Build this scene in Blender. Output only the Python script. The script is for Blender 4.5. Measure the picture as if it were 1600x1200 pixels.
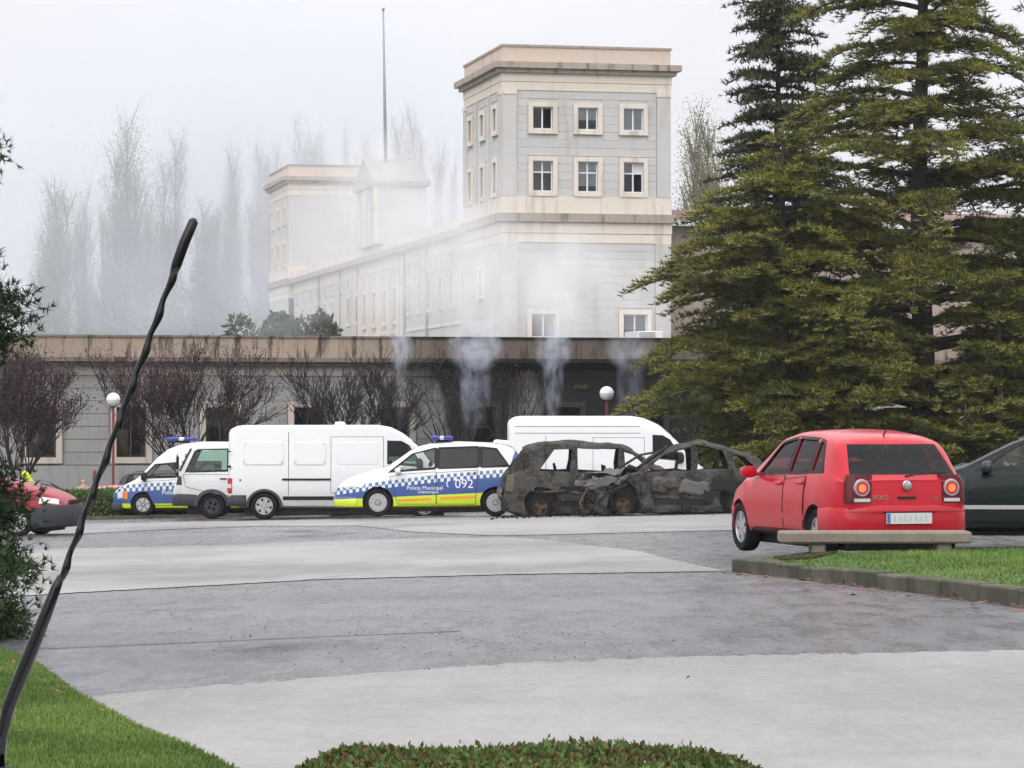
import bpy, bmesh, math, random
import numpy as np
from mathutils import Vector, Matrix

random.seed(7); rng = np.random.default_rng(7)
R = math.radians
for o in list(bpy.data.objects): bpy.data.objects.remove(o)
scene = bpy.context.scene
C = scene.collection

# ------------------------------------------------------------------ camera
F, HV, CZ = 4850.0, 650.0, 1.65          # focal length and horizon row in photo pixels, eye height
cam = bpy.data.cameras.new("camera"); camo = bpy.data.objects.new("camera", cam); C.objects.link(camo)
cam.sensor_width = 36.0; cam.lens = 36.0 * F / 1600.0
cam.clip_start = 0.05; cam.clip_end = 6000
camo.location = (0, 0, CZ)
camo.rotation_euler = (R(90) + math.atan((HV - 600) / F), 0, 0)
scene.camera = camo

# ------------------------------------------------------------------ world: overcast November sky
world = bpy.data.worlds.new("World"); scene.world = world; world.use_nodes = True
wn = world.node_tree; wn.nodes.clear()
def wnode(t, **k):
    n = wn.nodes.new(t)
    for a, b in k.items(): setattr(n, a, b)
    return n
w_out = wnode('ShaderNodeOutputWorld'); w_bg = wnode('ShaderNodeBackground')
w_sky = wnode('ShaderNodeTexSky', sky_type='NISHITA', sun_disc=False)
w_sky.sun_elevation = R(36); w_sky.sun_rotation = R(200); w_sky.dust_density = 4.0
w_tc = wnode('ShaderNodeTexCoord'); w_sep = wnode('ShaderNodeSeparateXYZ')
wn.links.new(w_tc.outputs['Generated'], w_sep.inputs[0])
# CIE standard overcast sky: radiance rises smoothly from the horizon to the zenith, L = Lz (1 + 2 sin h) / 3
w_cl = wnode('ShaderNodeMath', operation='MAXIMUM'); w_cl.inputs[1].default_value = 0.0
wn.links.new(w_sep.outputs['Z'], w_cl.inputs[0])
w_m = wnode('ShaderNodeMath', operation='MULTIPLY_ADD'); w_m.inputs[1].default_value = 2.0; w_m.inputs[2].default_value = 1.0
wn.links.new(w_cl.outputs[0], w_m.inputs[0])
w_map = wnode('ShaderNodeMapping'); w_map.inputs['Scale'].default_value = (1, 1, 2.6)
wn.links.new(w_tc.outputs['Generated'], w_map.inputs[0])
w_noise = wnode('ShaderNodeTexNoise'); w_noise.inputs['Scale'].default_value = 7.0; w_noise.inputs['Detail'].default_value = 5.0
wn.links.new(w_map.outputs[0], w_noise.inputs[0])
w_ramp = wnode('ShaderNodeValToRGB')
w_ramp.color_ramp.elements[0].position = 0.3; w_ramp.color_ramp.elements[0].color = (6.9, 6.9, 7.3, 1)
w_ramp.color_ramp.elements[1].position = 0.7; w_ramp.color_ramp.elements[1].color = (7.8, 7.75, 8.05, 1)
wn.links.new(w_noise.outputs['Fac'], w_ramp.inputs[0])
w_mul = wnode('ShaderNodeVectorMath', operation='SCALE')
wn.links.new(w_ramp.outputs[0], w_mul.inputs[0]); wn.links.new(w_m.outputs[0], w_mul.inputs['Scale'])
w_mix = wnode('ShaderNodeMix', data_type='RGBA'); w_mix.inputs[0].default_value = 0.94
wn.links.new(w_sky.outputs[0], w_mix.inputs[6]); wn.links.new(w_mul.outputs[0], w_mix.inputs[7])
wn.links.new(w_mix.outputs[2], w_bg.inputs['Color']); w_bg.inputs['Strength'].default_value = 0.1
wn.links.new(w_bg.outputs[0], w_out.inputs['Surface'])

sun = bpy.data.lights.new("sun", 'SUN'); suno = bpy.data.objects.new("sun", sun); C.objects.link(suno)
sun.energy = 1.4; sun.angle = R(60); sun.color = (1.0, 0.98, 0.95)
_d = Vector((0.3, 0.8, -0.62)).normalized()      # thin overcast, glow high behind the camera
suno.rotation_euler = _d.to_track_quat('-Z', 'Y').to_euler(); suno.location = (0, 0, 60)

scene.view_settings.view_transform = 'Standard'; scene.view_settings.look = 'None'
scene.view_settings.exposure = 0.1; scene.view_settings.gamma = 1.0
scene.view_settings.use_curve_mapping = False
cy = scene.cycles
cy.use_denoising = True; cy.denoiser = 'OPENIMAGEDENOISE'
cy.max_bounces = 6; cy.diffuse_bounces = 3; cy.glossy_bounces = 3; cy.transmission_bounces = 4
cy.transparent_max_bounces = 20; cy.volume_bounces = 1; cy.volume_step_rate = 1.6; cy.volume_max_steps = 48
cy.use_adaptive_sampling = True; cy.adaptive_threshold = 0.03
cy.sample_clamp_indirect = 6.0

# ------------------------------------------------------------------ terrain
def sstep(a, b, x):
    t = np.clip((np.asarray(x, float) - a) / (b - a), 0, 1); return t * t * (3 - 2 * t)
def gz(x, y):
    x = np.asarray(x, float); y = np.asarray(y, float)
    xc = np.clip(x, -24, 24); yc = np.clip(y, 0, 92)
    base = 0.66 - 0.0189 * yc + 0.022 * xc * sstep(3, 30, y)
    base = base - 0.5 * sstep(89, 97, y)
    base = base - 0.075 * np.exp(-((y - 37) / 11.0)**2)
    near = sstep(3.0, 9.0, y)
    return base * near
def gzf(x, y): return float(gz(x, y))
def px(u, v, d):
    """the place seen at photo pixel (u, v) at distance d"""
    return ((u - 800) / F * d, d, CZ - (v - HV) / F * d)
def ux(u, d): return (u - 800) / F * d
def unproj(u, v, lift=0.0):
    d = 10.0
    for _ in range(200):
        h = CZ - (gzf(ux(u, d), d) + lift)
        nd = h * F / (v - HV); d = d + 0.35 * (min(nd, 400) - d)
    return ux(u, d), d

# ------------------------------------------------------------------ object helpers
def link(o, parent=None):
    C.objects.link(o)
    if parent is not None: o.parent = parent
    return o
def tag(o, label=None, cat=None, group=None, kind=None):
    if label: o["label"] = label
    if cat: o["category"] = cat
    if group: o["group"] = group
    if kind: o["kind"] = kind
    return o
def empty(name, loc, rz=0.0, label=None, cat=None, group=None):
    o = bpy.data.objects.new(name, None); o.empty_display_size = 0.2
    o.location = loc; o.rotation_euler = (0, 0, rz); link(o); return tag(o, label, cat, group)
def finish(me, mats, smooth):
    for m in (mats if isinstance(mats, (list, tuple)) else [mats]): me.materials.append(m)
    if smooth:
        me.polygons.foreach_set('use_smooth', [True] * len(me.polygons))
        if smooth is not True: me.set_sharp_from_angle(angle=R(smooth))
    return me
class MB:
    def __init__(s): s.v = []; s.f = []; s.m = []
    def add(s, verts, faces, mi=0):
        b = len(s.v); s.v.extend([tuple(map(float, q)) for q in verts])
        s.f.extend([tuple(b + i for i in f) for f in faces]); s.m.extend([mi] * len(faces)); return s
    def box(s, a, b, fn=None, mi=0):
        (x0, y0, z0), (x1, y1, z1) = a, b
        P = [(x0,y0,z0),(x1,y0,z0),(x1,y1,z0),(x0,y1,z0),(x0,y0,z1),(x1,y0,z1),(x1,y1,z1),(x0,y1,z1)]
        if fn: P = [fn(p[0], p[2], p[1]) for p in P]
        return s.add(P, [(0,3,2,1),(4,5,6,7),(0,1,5,4),(1,2,6,5),(2,3,7,6),(3,0,4,7)], mi)
    def prism(s, poly, axis, a, b, mi=0):
        n = len(poly)
        def pt(q, t): return {'x': (t, q[0], q[1]), 'y': (q[0], t, q[1]), 'z': (q[0], q[1], t)}[axis]
        V = [pt(q, a) for q in poly] + [pt(q, b) for q in poly]
        return s.add(V, [tuple(range(n))[::-1], tuple(range(n, 2*n))] + [(i, (i+1) % n, n + (i+1) % n, n + i) for i in range(n)], mi)
    def tube(s, pts, rad, k=8, caps=True, mi=0):
        pts = [Vector(p) for p in pts]; n = len(pts)
        if not hasattr(rad, '__len__'): rad = [rad] * n
        V = []; up = None
        for i, p in enumerate(pts):
            t = (pts[min(i+1, n-1)] - pts[max(i-1, 0)]).normalized()
            if up is None: up = Vector((0, 0, 1)) if abs(t.z) < .9 else Vector((1, 0, 0))
            a = t.cross(up).normalized(); b2 = a.cross(t).normalized(); up = b2
            for j in range(k):
                th = 2 * math.pi * j / k; V.append(p + (a * math.cos(th) + b2 * math.sin(th)) * rad[i])
        Fc = [(i*k+j, i*k+(j+1) % k, (i+1)*k+(j+1) % k, (i+1)*k+j) for i in range(n-1) for j in range(k)]
        if caps: Fc += [tuple(range(k))[::-1], tuple((n-1)*k + j for j in range(k))]
        return s.add(V, Fc, mi)
    def lathe(s, prof, k=24, axis='z', org=(0,0,0), mi=0):
        V = []; n = len(prof)
        for r, h in prof:
            for j in range(k):
                th = 2 * math.pi * j / k; c, sn = r * math.cos(th), r * math.sin(th)
                q = (c, sn, h) if axis == 'z' else ((c, h, sn) if axis == 'y' else (h, c, sn))
                V.append((q[0]+org[0], q[1]+org[1], q[2]+org[2]))
        return s.add(V, [(i*k+j, i*k+(j+1) % k, (i+1)*k+(j+1) % k, (i+1)*k+j) for i in range(n-1) for j in range(k)], mi)
    def mesh(s, name, recalc=True):
        me = bpy.data.meshes.new(name); me.from_pydata(s.v, [], s.f)
        if any(s.m): me.polygons.foreach_set('material_index', s.m)
        if recalc:
            bm = bmesh.new(); bm.from_mesh(me); bmesh.ops.recalc_face_normals(bm, faces=bm.faces); bm.to_mesh(me); bm.free()
        return me
    def build(s, name, mats, parent=None, smooth=False, bevel=0, recalc=True):
        me = s.mesh(name, recalc)
        if bevel:
            bm = bmesh.new(); bm.from_mesh(me)
            bmesh.ops.bevel(bm, geom=list(bm.edges), offset=bevel, segments=1, affect='EDGES', profile=.5)
            bm.to_mesh(me); bm.free()
        finish(me, mats, smooth)
        return link(bpy.data.objects.new(name, me), parent)
def np_mesh(name, V, Q, mats, parent=None, smooth=False, col=None):
    """V (n,3), Q (m,k) with k = 3 or 4"""
    me = bpy.data.meshes.new(name); V = np.asarray(V, np.float32); Q = np.asarray(Q, np.int32); k = Q.shape[1]
    me.vertices.add(len(V)); me.vertices.foreach_set('co', V.ravel())
    me.loops.add(Q.size); me.loops.foreach_set('vertex_index', Q.ravel())
    me.polygons.add(len(Q)); me.polygons.foreach_set('loop_start', np.arange(0, Q.size, k, dtype=np.int32))
    me.polygons.foreach_set('loop_total', np.full(len(Q), k, np.int32)); me.update(calc_edges=True)
    if col is not None:
        at = me.attributes.new('tone', 'FLOAT', 'POINT'); at.data.foreach_set('value', np.asarray(col, np.float32))
    finish(me, mats, smooth)
    return link(bpy.data.objects.new(name, me), parent)
def tubes_np(P0, P1, r0, r1, k=4):
    P0 = np.asarray(P0, float); P1 = np.asarray(P1, float); r0 = np.asarray(r0, float); r1 = np.asarray(r1, float)
    t = P1 - P0; t /= np.linalg.norm(t, axis=1, keepdims=True) + 1e-9
    up = np.where(np.abs(t[:, 2:3]) < .9, np.array([[0, 0, 1.]]), np.array([[1., 0, 0]]))
    a = np.cross(t, up); a /= np.linalg.norm(a, axis=1, keepdims=True); b = np.cross(a, t)
    n = len(P0); V = np.zeros((n, 2*k, 3))
    for j in range(k):
        th = 2*np.pi*j/k; d = a*np.cos(th) + b*np.sin(th)
        V[:, j] = P0 + d*r0[:, None]; V[:, k+j] = P1 + d*r1[:, None]
    base = (np.arange(n)*2*k)[:, None]
    Q = np.concatenate([base + np.array([[j, (j+1) % k, k+(j+1) % k, k+j]]) for j in range(k)], 0)
    return V.reshape(-1, 3), Q
def unit(v): return v / (np.linalg.norm(v, axis=-1, keepdims=True) + 1e-9)
def diamonds(P, D, L, W, roll=None):
    """leaf-shaped quads rooted at P along D"""
    n = len(P); D = unit(D); up = unit(rng.normal(size=(n, 3)) if roll is None else roll)
    S = unit(np.cross(D, up)); L = np.asarray(L).reshape(-1, 1); W = np.asarray(W).reshape(-1, 1)
    V = np.stack([P, P + D*L*.5 + S*W*.5, P + D*L, P + D*L*.5 - S*W*.5], 1).reshape(-1, 3)
    return V, np.arange(4*n).reshape(-1, 4)

def needles(P, D, L, W, roll):
    """slim triangles rooted at P along D"""
    n = len(P); D = unit(D); S = unit(np.cross(D, unit(roll))); L = np.asarray(L).reshape(-1, 1); W = np.asarray(W).reshape(-1, 1)
    return np.stack([P + S*W*.5, P + D*L, P - S*W*.5], 1).reshape(-1, 3), np.arange(3*n).reshape(-1, 3)

# ------------------------------------------------------------------ node helpers
class E:
    """tiny arithmetic on node sockets"""
    def __init__(s, nt, k): s.nt = nt; s.k = k
    def _op(s, op, *o, clamp=False):
        n = s.nt.nodes.new('ShaderNodeMath'); n.operation = op; n.use_clamp = clamp
        for i, q in enumerate((s,) + o):
            if isinstance(q, E): s.nt.links.new(q.k, n.inputs[i])
            else: n.inputs[i].default_value = q
        return E(s.nt, n.outputs[0])
    def __add__(s, o): return s._op('ADD', o)
    def __radd__(s, o): return s._op('ADD', o)
    def __sub__(s, o): return s._op('SUBTRACT', o)
    def __rsub__(s, o): return (s * -1.0) + o
    def __mul__(s, o): return s._op('MULTIPLY', o)
    __rmul__ = __mul__
    def __truediv__(s, o): return s._op('DIVIDE', o)
    def gt(s, o): return s._op('GREATER_THAN', o)
    def lt(s, o): return s._op('LESS_THAN', o)
    def max(s, o): return s._op('MAXIMUM', o)
    def min(s, o): return s._op('MINIMUM', o)
    def mod(s, o): return s._op('FLOORED_MODULO', o)
    def pow(s, o): return s._op('POWER', o)
    def abs(s): return s._op('ABSOLUTE')
    def clamp(s): return s._op('ADD', 0.0, clamp=True)
    def ramp(s, a, b):
        n = s.nt.nodes.new('ShaderNodeMapRange'); n.interpolation_type = 'SMOOTHSTEP'
        s.nt.links.new(s.k, n.inputs[0]); lo, hi = (a, b) if a < b else (b, a)
        n.inputs[1].default_value = lo; n.inputs[2].default_value = hi
        n.inputs[3].default_value, n.inputs[4].default_value = (0, 1) if a < b else (1, 0)
        return E(s.nt, n.outputs[0])
class M:
    """a material under construction"""
    def __init__(s, name):
        s.m = bpy.data.materials.new(name); s.m.use_nodes = True; s.nt = s.m.node_tree; s.nt.nodes.clear()
        s.out = s.nt.nodes.new('ShaderNodeOutputMaterial'); s._tc = None
    def node(s, t, **k):
        n = s.nt.nodes.new(t)
        for a, b in k.items(): setattr(n, a, b)
        return n
    def coords(s, ob=None, which='Object'):
        tc = s.node('ShaderNodeTexCoord')
        if ob is not None: tc.object = ob
        return tc.outputs[which]
    def xyz(s, ob=None, which='Object'):
        sp = s.node('ShaderNodeSeparateXYZ'); s.nt.links.new(s.coords(ob, which), sp.inputs[0])
        return [E(s.nt, o) for o in sp.outputs]
    def noise(s, scale, detail=4, rough=.55, ob=None, stretch=None, dist=0.0, world=False):
        n = s.node('ShaderNodeTexNoise'); n.inputs['Scale'].default_value = scale
        n.inputs['Detail'].default_value = detail; n.inputs['Roughness'].default_value = rough; n.inputs['Distortion'].default_value = dist
        src = s.node('ShaderNodeNewGeometry').outputs['Position'] if world else s.coords(ob)
        if stretch:
            mp = s.node('ShaderNodeMapping'); mp.inputs['Scale'].default_value = stretch; s.nt.links.new(src, mp.inputs[0]); src = mp.outputs[0]
        s.nt.links.new(src, n.inputs['Vector']); return E(s.nt, n.outputs['Fac'])
    def col(s, c):
        n = s.node('ShaderNodeRGB'); n.outputs[0].default_value = (*c, 1); return n.outputs[0]
    def mix(s, f, a, b):
        n = s.node('ShaderNodeMix', data_type='RGBA')
        for i, q in ((0, f), (6, a), (7, b)):
            if isinstance(q, E): s.nt.links.new(q.k, n.inputs[i])
            elif isinstance(q, (int, float)): n.inputs[i].default_value = q
            elif isinstance(q, tuple): n.inputs[i].default_value = (*q, 1)
            else: s.nt.links.new(q, n.inputs[i])
        return n.outputs[2]
    def bsdf(s, color, rough=.6, metal=0.0, coat=0.0, bump=None, bstr=.3, bdist=.02, spec=.5, sub=None):
        b = s.node('ShaderNodeBsdfPrincipled')
        for k, q in (('Base Color', color), ('Roughness', rough), ('Metallic', metal), ('Coat Weight', coat), ('Specular IOR Level', spec)):
            if isinstance(q, E): s.nt.links.new(q.k, b.inputs[k])
            elif isinstance(q, tuple): b.inputs[k].default_value = (*q, 1)
            elif isinstance(q, (int, float)): b.inputs[k].default_value = q
            else: s.nt.links.new(q, b.inputs[k])
        b.inputs['Coat Roughness'].default_value = .06
        if bump is not None:
            bn = s.node('ShaderNodeBump'); bn.inputs['Strength'].default_value = bstr; bn.inputs['Distance'].default_value = bdist
            s.nt.links.new(bump.k, bn.inputs['Height']); s.nt.links.new(bn.outputs[0], b.inputs['Normal'])
        s.b = b; s.nt.links.new(b.outputs[0], s.out.inputs['Surface']); return s
    def done(s): return s.m
def simple(name, c, rough=.6, metal=0.0, coat=0.0, var=.18, scale=3.0, bump=0.0, bscale=40.0, spec=.5):
    m = M(name); n = m.noise(scale, 5)
    a = tuple(min(1, q*(1-var)) for q in c); b = tuple(min(1, q*(1+var)) for q in c)
    m.bsdf(m.mix(n, a, b), rough, metal, coat, m.noise(bscale, 3) if bump else None, bump, spec=spec)
    return m.done()
def glass(name, tint, rough=.03, gloss=.6):
    m = M(name); tr = m.node('ShaderNodeBsdfTransparent'); gl = m.node('ShaderNodeBsdfGlossy')
    tr.inputs[0].default_value = (*tint, 1); gl.inputs[0].default_value = (gloss, gloss, gloss, 1); gl.inputs['Roughness'].default_value = rough
    fr = m.node('ShaderNodeFresnel'); fr.inputs[0].default_value = 1.5; mx = m.node('ShaderNodeMixShader')
    m.nt.links.new(fr.outputs[0], mx.inputs[0]); m.nt.links.new(tr.outputs[0], mx.inputs[1]); m.nt.links.new(gl.outputs[0], mx.inputs[2])
    m.nt.links.new(mx.outputs[0], m.out.inputs['Surface']); return m.done()
def paint(name, c, rough=.32, dirt=.25, coat=.3, spec=.3):
    m = M(name); x, y, z = m.xyz(); n = m.noise(2.2, 5); n2 = m.noise(14, 4)
    d = (n * z.ramp(.95, .15) * 1.3 + n2 * .25 - .12).clamp() * dirt
    m.bsdf(m.mix(d, c, (.16, .15, .13)), d * .6 + rough, 0, coat*.3, spec=spec); return m.done()
def emit(name, c, strength, base=(.4, .02, .02)):
    m = M(name); m.bsdf(base, .25); m.b.inputs['Emission Color'].default_value = (*c, 1); m.b.inputs['Emission Strength'].default_value = strength
    return m.done()
# ------------------------------------------------------------------ shared materials
def ground_mat(name, c0, c1, wet, scale=1.0, rough=(.22, .62), mott=.5):
    m = M(name); n = m.noise(.35*scale, 6, world=True, stretch=(1, .35, 1)); n2 = m.noise(5*scale, 5, world=True); n3 = m.noise(70, 3, world=True)
    n4 = m.noise(.9*scale, 5, .6, world=True, stretch=(.35, 1, 1))
    n5 = m.noise(4.0*scale, 7, .75, world=True, stretch=(1, .22, 1)); n7 = m.noise(26, 4, .7, world=True, stretch=(1, .3, 1)); n6 = m.noise(.16*scale, 4, .6, world=True, stretch=(.6, 1, 1))
    f = (n*.4 + n2*.2 + n3*.16 + n4*.2 + (n5-.5)*mott + (n7-.5)*mott*.8 + (n6-.5)*.7 + .02).clamp()
    r = (n.ramp(.62-wet*.35, .38-wet*.2) * (rough[1]-rough[0]) + rough[0]) + n3*.08
    m.bsdf(m.mix(f.ramp(.22, .78), c0, c1), r + (n5-.5)*.25, 0, 0, n3*.6 + n2*.4, .35, .015, spec=.2); return m.done()
m_asphalt = ground_mat('wet_dark_paving', (.028, .03, .033), (.132, .134, .142), .55, rough=(.24, .6), mott=1.3)
m_concrete = ground_mat('pale_concrete', (.19, .183, .175), (.315, .305, .293), .15, rough=(.45, .85), mott=.45)
m_joint = simple('joint', (.14, .14, .14), .8)
def kerb_mat():
    m = M('mossy_kerb'); n = m.noise(6, 6); n2 = m.noise(1.3, 4)
    m.bsdf(m.mix(n2.ramp(.4, .65), m.mix(n, (.045, .038, .03), (.14, .12, .095)), (.035, .04, .018)), .9, bump=n, bstr=.6); return m.done()
m_kerb = kerb_mat()
m_soil = simple('damp_soil', (.04, .028, .018), .95, var=.4, scale=9, bump=.6, spec=.05)
def grass_mat(name, a, b, c):
    m = M(name); at = m.node('ShaderNodeAttribute', attribute_name='tone'); t = E(m.nt, at.outputs['Fac']); n = m.noise(.8, 4, world=True)
    col = m.mix(n.ramp(.4, .62), m.mix(t, a, b), m.mix(t, b, c))
    m.bsdf(col, .55, spec=.3); return m.done()
m_grass = grass_mat('lawn_grass', (.05, .09, .016), (.1, .18, .03), (.17, .235, .055))
m_turf = simple('turf', (.08, .13, .028), .95, var=.35, scale=4, bump=.8)
m_leaf_fall = simple('fallen_leaf', (.2, .075, .03), .8, var=.5, scale=30)

# ------------------------------------------------------------------ ground sheet
xs = np.unique(np.concatenate([np.linspace(-30, 30, 61), [-3000, -1200, -500, -200, -100, -60, -40, 40, 60, 100, 200, 500, 1200, 3000]]))
ys = np.unique(np.concatenate([np.linspace(-20, 2, 6), np.linspace(2, 32, 61), np.linspace(32, 104, 73), [120, 160, 220, 320, 500, 900, 1600, 3500]]))
X, Y = np.meshgrid(xs, ys); V = np.stack([X, Y, gz(X, Y)], -1).reshape(-1, 3); nx, ny = len(xs), len(ys)
I = np.arange(nx*ny).reshape(ny, nx); Q = np.stack([I[:-1, :-1], I[:-1, 1:], I[1:, 1:], I[1:, :-1]], -1).reshape(-1, 4)
g = np_mesh('ground', V, Q, m_asphalt, smooth=True); tag(g, kind='structure')

def polyline(pts, n):
    """photo-pixel polyline -> n world points on the ground"""
    P = np.array([unproj(u, v) for u, v in pts]); s = np.r_[0, np.cumsum(np.linalg.norm(np.diff(P, axis=0), axis=1))]
    q = np.linspace(0, s[-1], n); return np.stack([np.interp(q, s, P[:, 0]), np.interp(q, s, P[:, 1])], 1)
def band(name, low, up, mat, lift=.008, n=160, rows=14, jit=.05):
    A, B = polyline(low, n), polyline(up, n)
    A[:, 1] += rng.normal(size=n)*jit; B[:, 1] += rng.normal(size=n)*jit
    t = np.linspace(0, 1, rows)[:, None, None]; P = A[None]*(1-t) + B[None]*t
    V = np.concatenate([P, (gz(P[..., 0], P[..., 1]) + lift)[..., None]], -1).reshape(-1, 3)
    I = np.arange(rows*n).reshape(rows, n); Q = np.stack([I[:-1, :-1], I[:-1, 1:], I[1:, 1:], I[1:, :-1]], -1).reshape(-1, 4)
    return tag(np_mesh(name, V, Q, mat, smooth=True), kind='structure')
e1 = [(-300, 1125), (60, 1098), (200, 1085), (430, 1066), (560, 1055), (800, 1038), (1000, 1030), (1200, 1025), (1600, 1018), (2000, 1014)]
e0 = [(-300, 1290), (60, 1290), (430, 1290), (800, 1290), (1200, 1290), (1600, 1290), (2000, 1290)]
band('paving_band', e0, e1, m_concrete)
band('paving_band', [(-200, 945), (85, 929), (150, 925), (300, 917), (500, 906), (800, 898), (1135, 893)],
     [(-200, 869), (85, 858), (350, 852), (550, 844), (700, 840.5), (800, 841), (840, 843), (1000, 862), (1125, 891)], m_concrete)
band('paving_band', [(-200, 845), (100, 836), (250, 828), (400, 822.5), (560, 822), (640, 831), (760, 837), (850, 836), (1140, 829), (1900, 817)],
     [(-200, 826), (100, 819), (400, 814), (800, 807), (1140, 803), (1900, 797)], m_concrete)
def seam(pts, w=.02, lift=.012):
    A = polyline(pts, 60); B = A + np.array([[0, w*3]]); P = np.stack([A, B])
    V = np.concatenate([P, (gz(P[..., 0], P[..., 1]) + lift)[..., None]], -1).reshape(-1, 3)
    I = np.arange(120).reshape(2, 60); Q = np.stack([I[:-1, :-1], I[:-1, 1:], I[1:, 1:], I[1:, :-1]], -1).reshape(-1, 4)
    return tag(np_mesh('paving_joint', V, Q, m_joint), kind='structure')
seam([(80, 899), (300, 889), (640, 877)], .015)
seam([(60, 1014), (250, 1006), (500, 995), (720, 986)], .025)
seam([(90, 957), (300, 952), (560, 940)], .012)

# ------------------------------------------------------------------ lawns
def inside(P, poly):
    x, y = P[:, 0], P[:, 1]; r = np.zeros(len(P), bool); n = len(poly)
    for i in range(n):
        x0, y0 = poly[i]; x1, y1 = poly[(i+1) % n]
        c = ((y0 > y) != (y1 > y)); r ^= c & (x < (x1-x0)*(y-y0)/((y1-y0) if y1 != y0 else 1e-9) + x0)
    return r
def lawn(poly, n, zf, hgt, parent=None, name='lawn'):
    poly = np.array(poly); lo, hi = poly.min(0), poly.max(0)
    P = rng.uniform(lo, hi, size=(n*3, 2)); P = P[inside(P, poly)][:n]; n = len(P)
    z = zf(P[:, 0], P[:, 1]); P3 = np.c_[P, z - .005]
    D = np.c_[rng.normal(size=(n, 2))*.45, np.ones(n)]; L = hgt*rng.uniform(.5, 1.25, n)
    V, Q = needles(P3, D, L, L*.2 + .0045, rng.normal(size=(n, 3)))
    o = np_mesh(name, V, Q, m_grass, parent, col=np.repeat(rng.random(n), 3)); return o
def sheet(name, poly, zf, mat, step=.5):
    """a sheet over a world polygon, cut on a fine grid"""
    bm = bmesh.new(); f = bm.faces.new([bm.verts.new((x, y, 0)) for x, y in poly]); poly = np.array(poly)
    for ax in (0, 1):
        for q in np.arange(poly[:, ax].min() + step, poly[:, ax].max(), step):
            no = (1, 0, 0) if ax == 0 else (0, 1, 0); co = (q, 0, 0) if ax == 0 else (0, q, 0)
            bmesh.ops.bisect_plane(bm, geom=list(bm.verts)+list(bm.edges)+list(bm.faces), plane_co=co, plane_no=no)
    for v in bm.verts: v.co.z = float(zf(v.co.x, v.co.y))
    bmesh.ops.recalc_face_normals(bm, faces=bm.faces)
    me = bpy.data.meshes.new(name); bm.to_mesh(me); bm.free()
    if me.polygons and me.polygons[0].normal.z < 0: me.flip_normals()
    finish(me, mat, True); return link(bpy.data.objects.new(name, me))
# left lawn, sloping towards the photographer
edge = [unproj(u, v) for u, v in [(-330, 930), (-200, 960), (0, 1018), (60, 1045), (120, 1090), (170, 1118), (230, 1150), (310, 1181)]]
edge = edge + [(-.85, 10.0), (-.9, 8.9)]
pl = edge + [(-1.6, 8.9), (-6, 10), (-7, 20), (edge[0][0]-1, edge[0][1])]
zl = lambda x, y: gz(x, y) + .012
tag(sheet('lawn_ground', pl, zl, m_turf), kind='structure')
tag(lawn([(x_, y_) for x_, y_ in pl if y_ < 19 and x_ > -5.5] + [(-4.6, 18.5), (-3.4, 12)][:0], 150000, zl, .034, name='grass'), 'short green grass on the lawn beside the pale paving', 'grass', kind='stuff')
# right lawn inside its kerb
kA, kB = unproj(1143, 893), unproj(1600, 948); kd = np.array(kB) - np.array(kA); kd /= np.linalg.norm(kd); kC = np.array(kA) + kd*22
farL = np.array([ux(1248, 32.7), 32.7]); farR = np.array([14.0, 33.6]); nearR = np.array([14.0, kC[1]])
KH = .11
zr = lambda x, y: gz(x, y) + KH - .01 + .05*sstep(0, 1.2, (np.asarray(x)-kA[0])*(-kd[1])*1.0 + (np.asarray(y)-kA[1])*kd[0])
pr = [tuple(kA), tuple(np.array(kA)+kd*6), tuple(np.array(kA)+kd*14), (nearR[0], kA[1]+kd[1]*14), tuple(farR), tuple(farL)]
tag(sheet('lawn_ground', pr, zr, m_turf), kind='structure')
tag(lawn(pr, 105000, zr, .042, name='grass'), 'bright green grass behind the mossy stone kerb by the bench', 'grass', kind='stuff')
tag(sheet('soil_patch', [tuple(np.array(kA)+np.array([.45, .3])), tuple(np.array(kA)+kd*.9+np.array([.35, .2])), tuple(np.array(kA)+kd*1.3+np.array([.6, .5])), tuple(np.array(kA)+np.array([1.25, .75])), tuple(np.array(kA)+np.array([.9, .9]))],
          lambda x, y: zr(x, y) + .022, m_soil, .2), kind='structure')
kerb = empty('kerb', (kA[0], kA[1], gzf(*kA)), 0, 'mossy grey stone kerb edging the lawn beside the bench', 'kerb')
def kerb_run(a, b, seg=1.0):
    a = np.array(a); b = np.array(b); L = np.linalg.norm(b-a); t = (b-a)/L; nrm = np.array([-t[1], t[0]]); n = int(L/seg)
    for i in range(n):
        s0, s1 = i*L/n + .006, (i+1)*L/n - .006; mb = MB(); j = rng.normal()*.006; jz = rng.normal()*.006
        Vv = []
        for s, w in ((s0, -.01+j), (s1, -.01+j), (s1, .15+j), (s0, .15+j)):
            p = a + t*s + nrm*w; Vv.append((p[0]-kA[0], p[1]-kA[1], gzf(*p) - gzf(*kA)))
        V8 = [(x, y, z-.1) for x, y, z in Vv] + [(x, y, z+KH+.02+jz) for x, y, z in Vv]
        mb.add(V8, [(0,3,2,1),(4,5,6,7),(0,1,5,4),(1,2,6,5),(2,3,7,6),(3,0,4,7)]); mb.build('kerb_stone', m_kerb, kerb, bevel=.014)
kerb_run(kA, kC, 1.0); kerb_run(farL, kA, .8)
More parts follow.
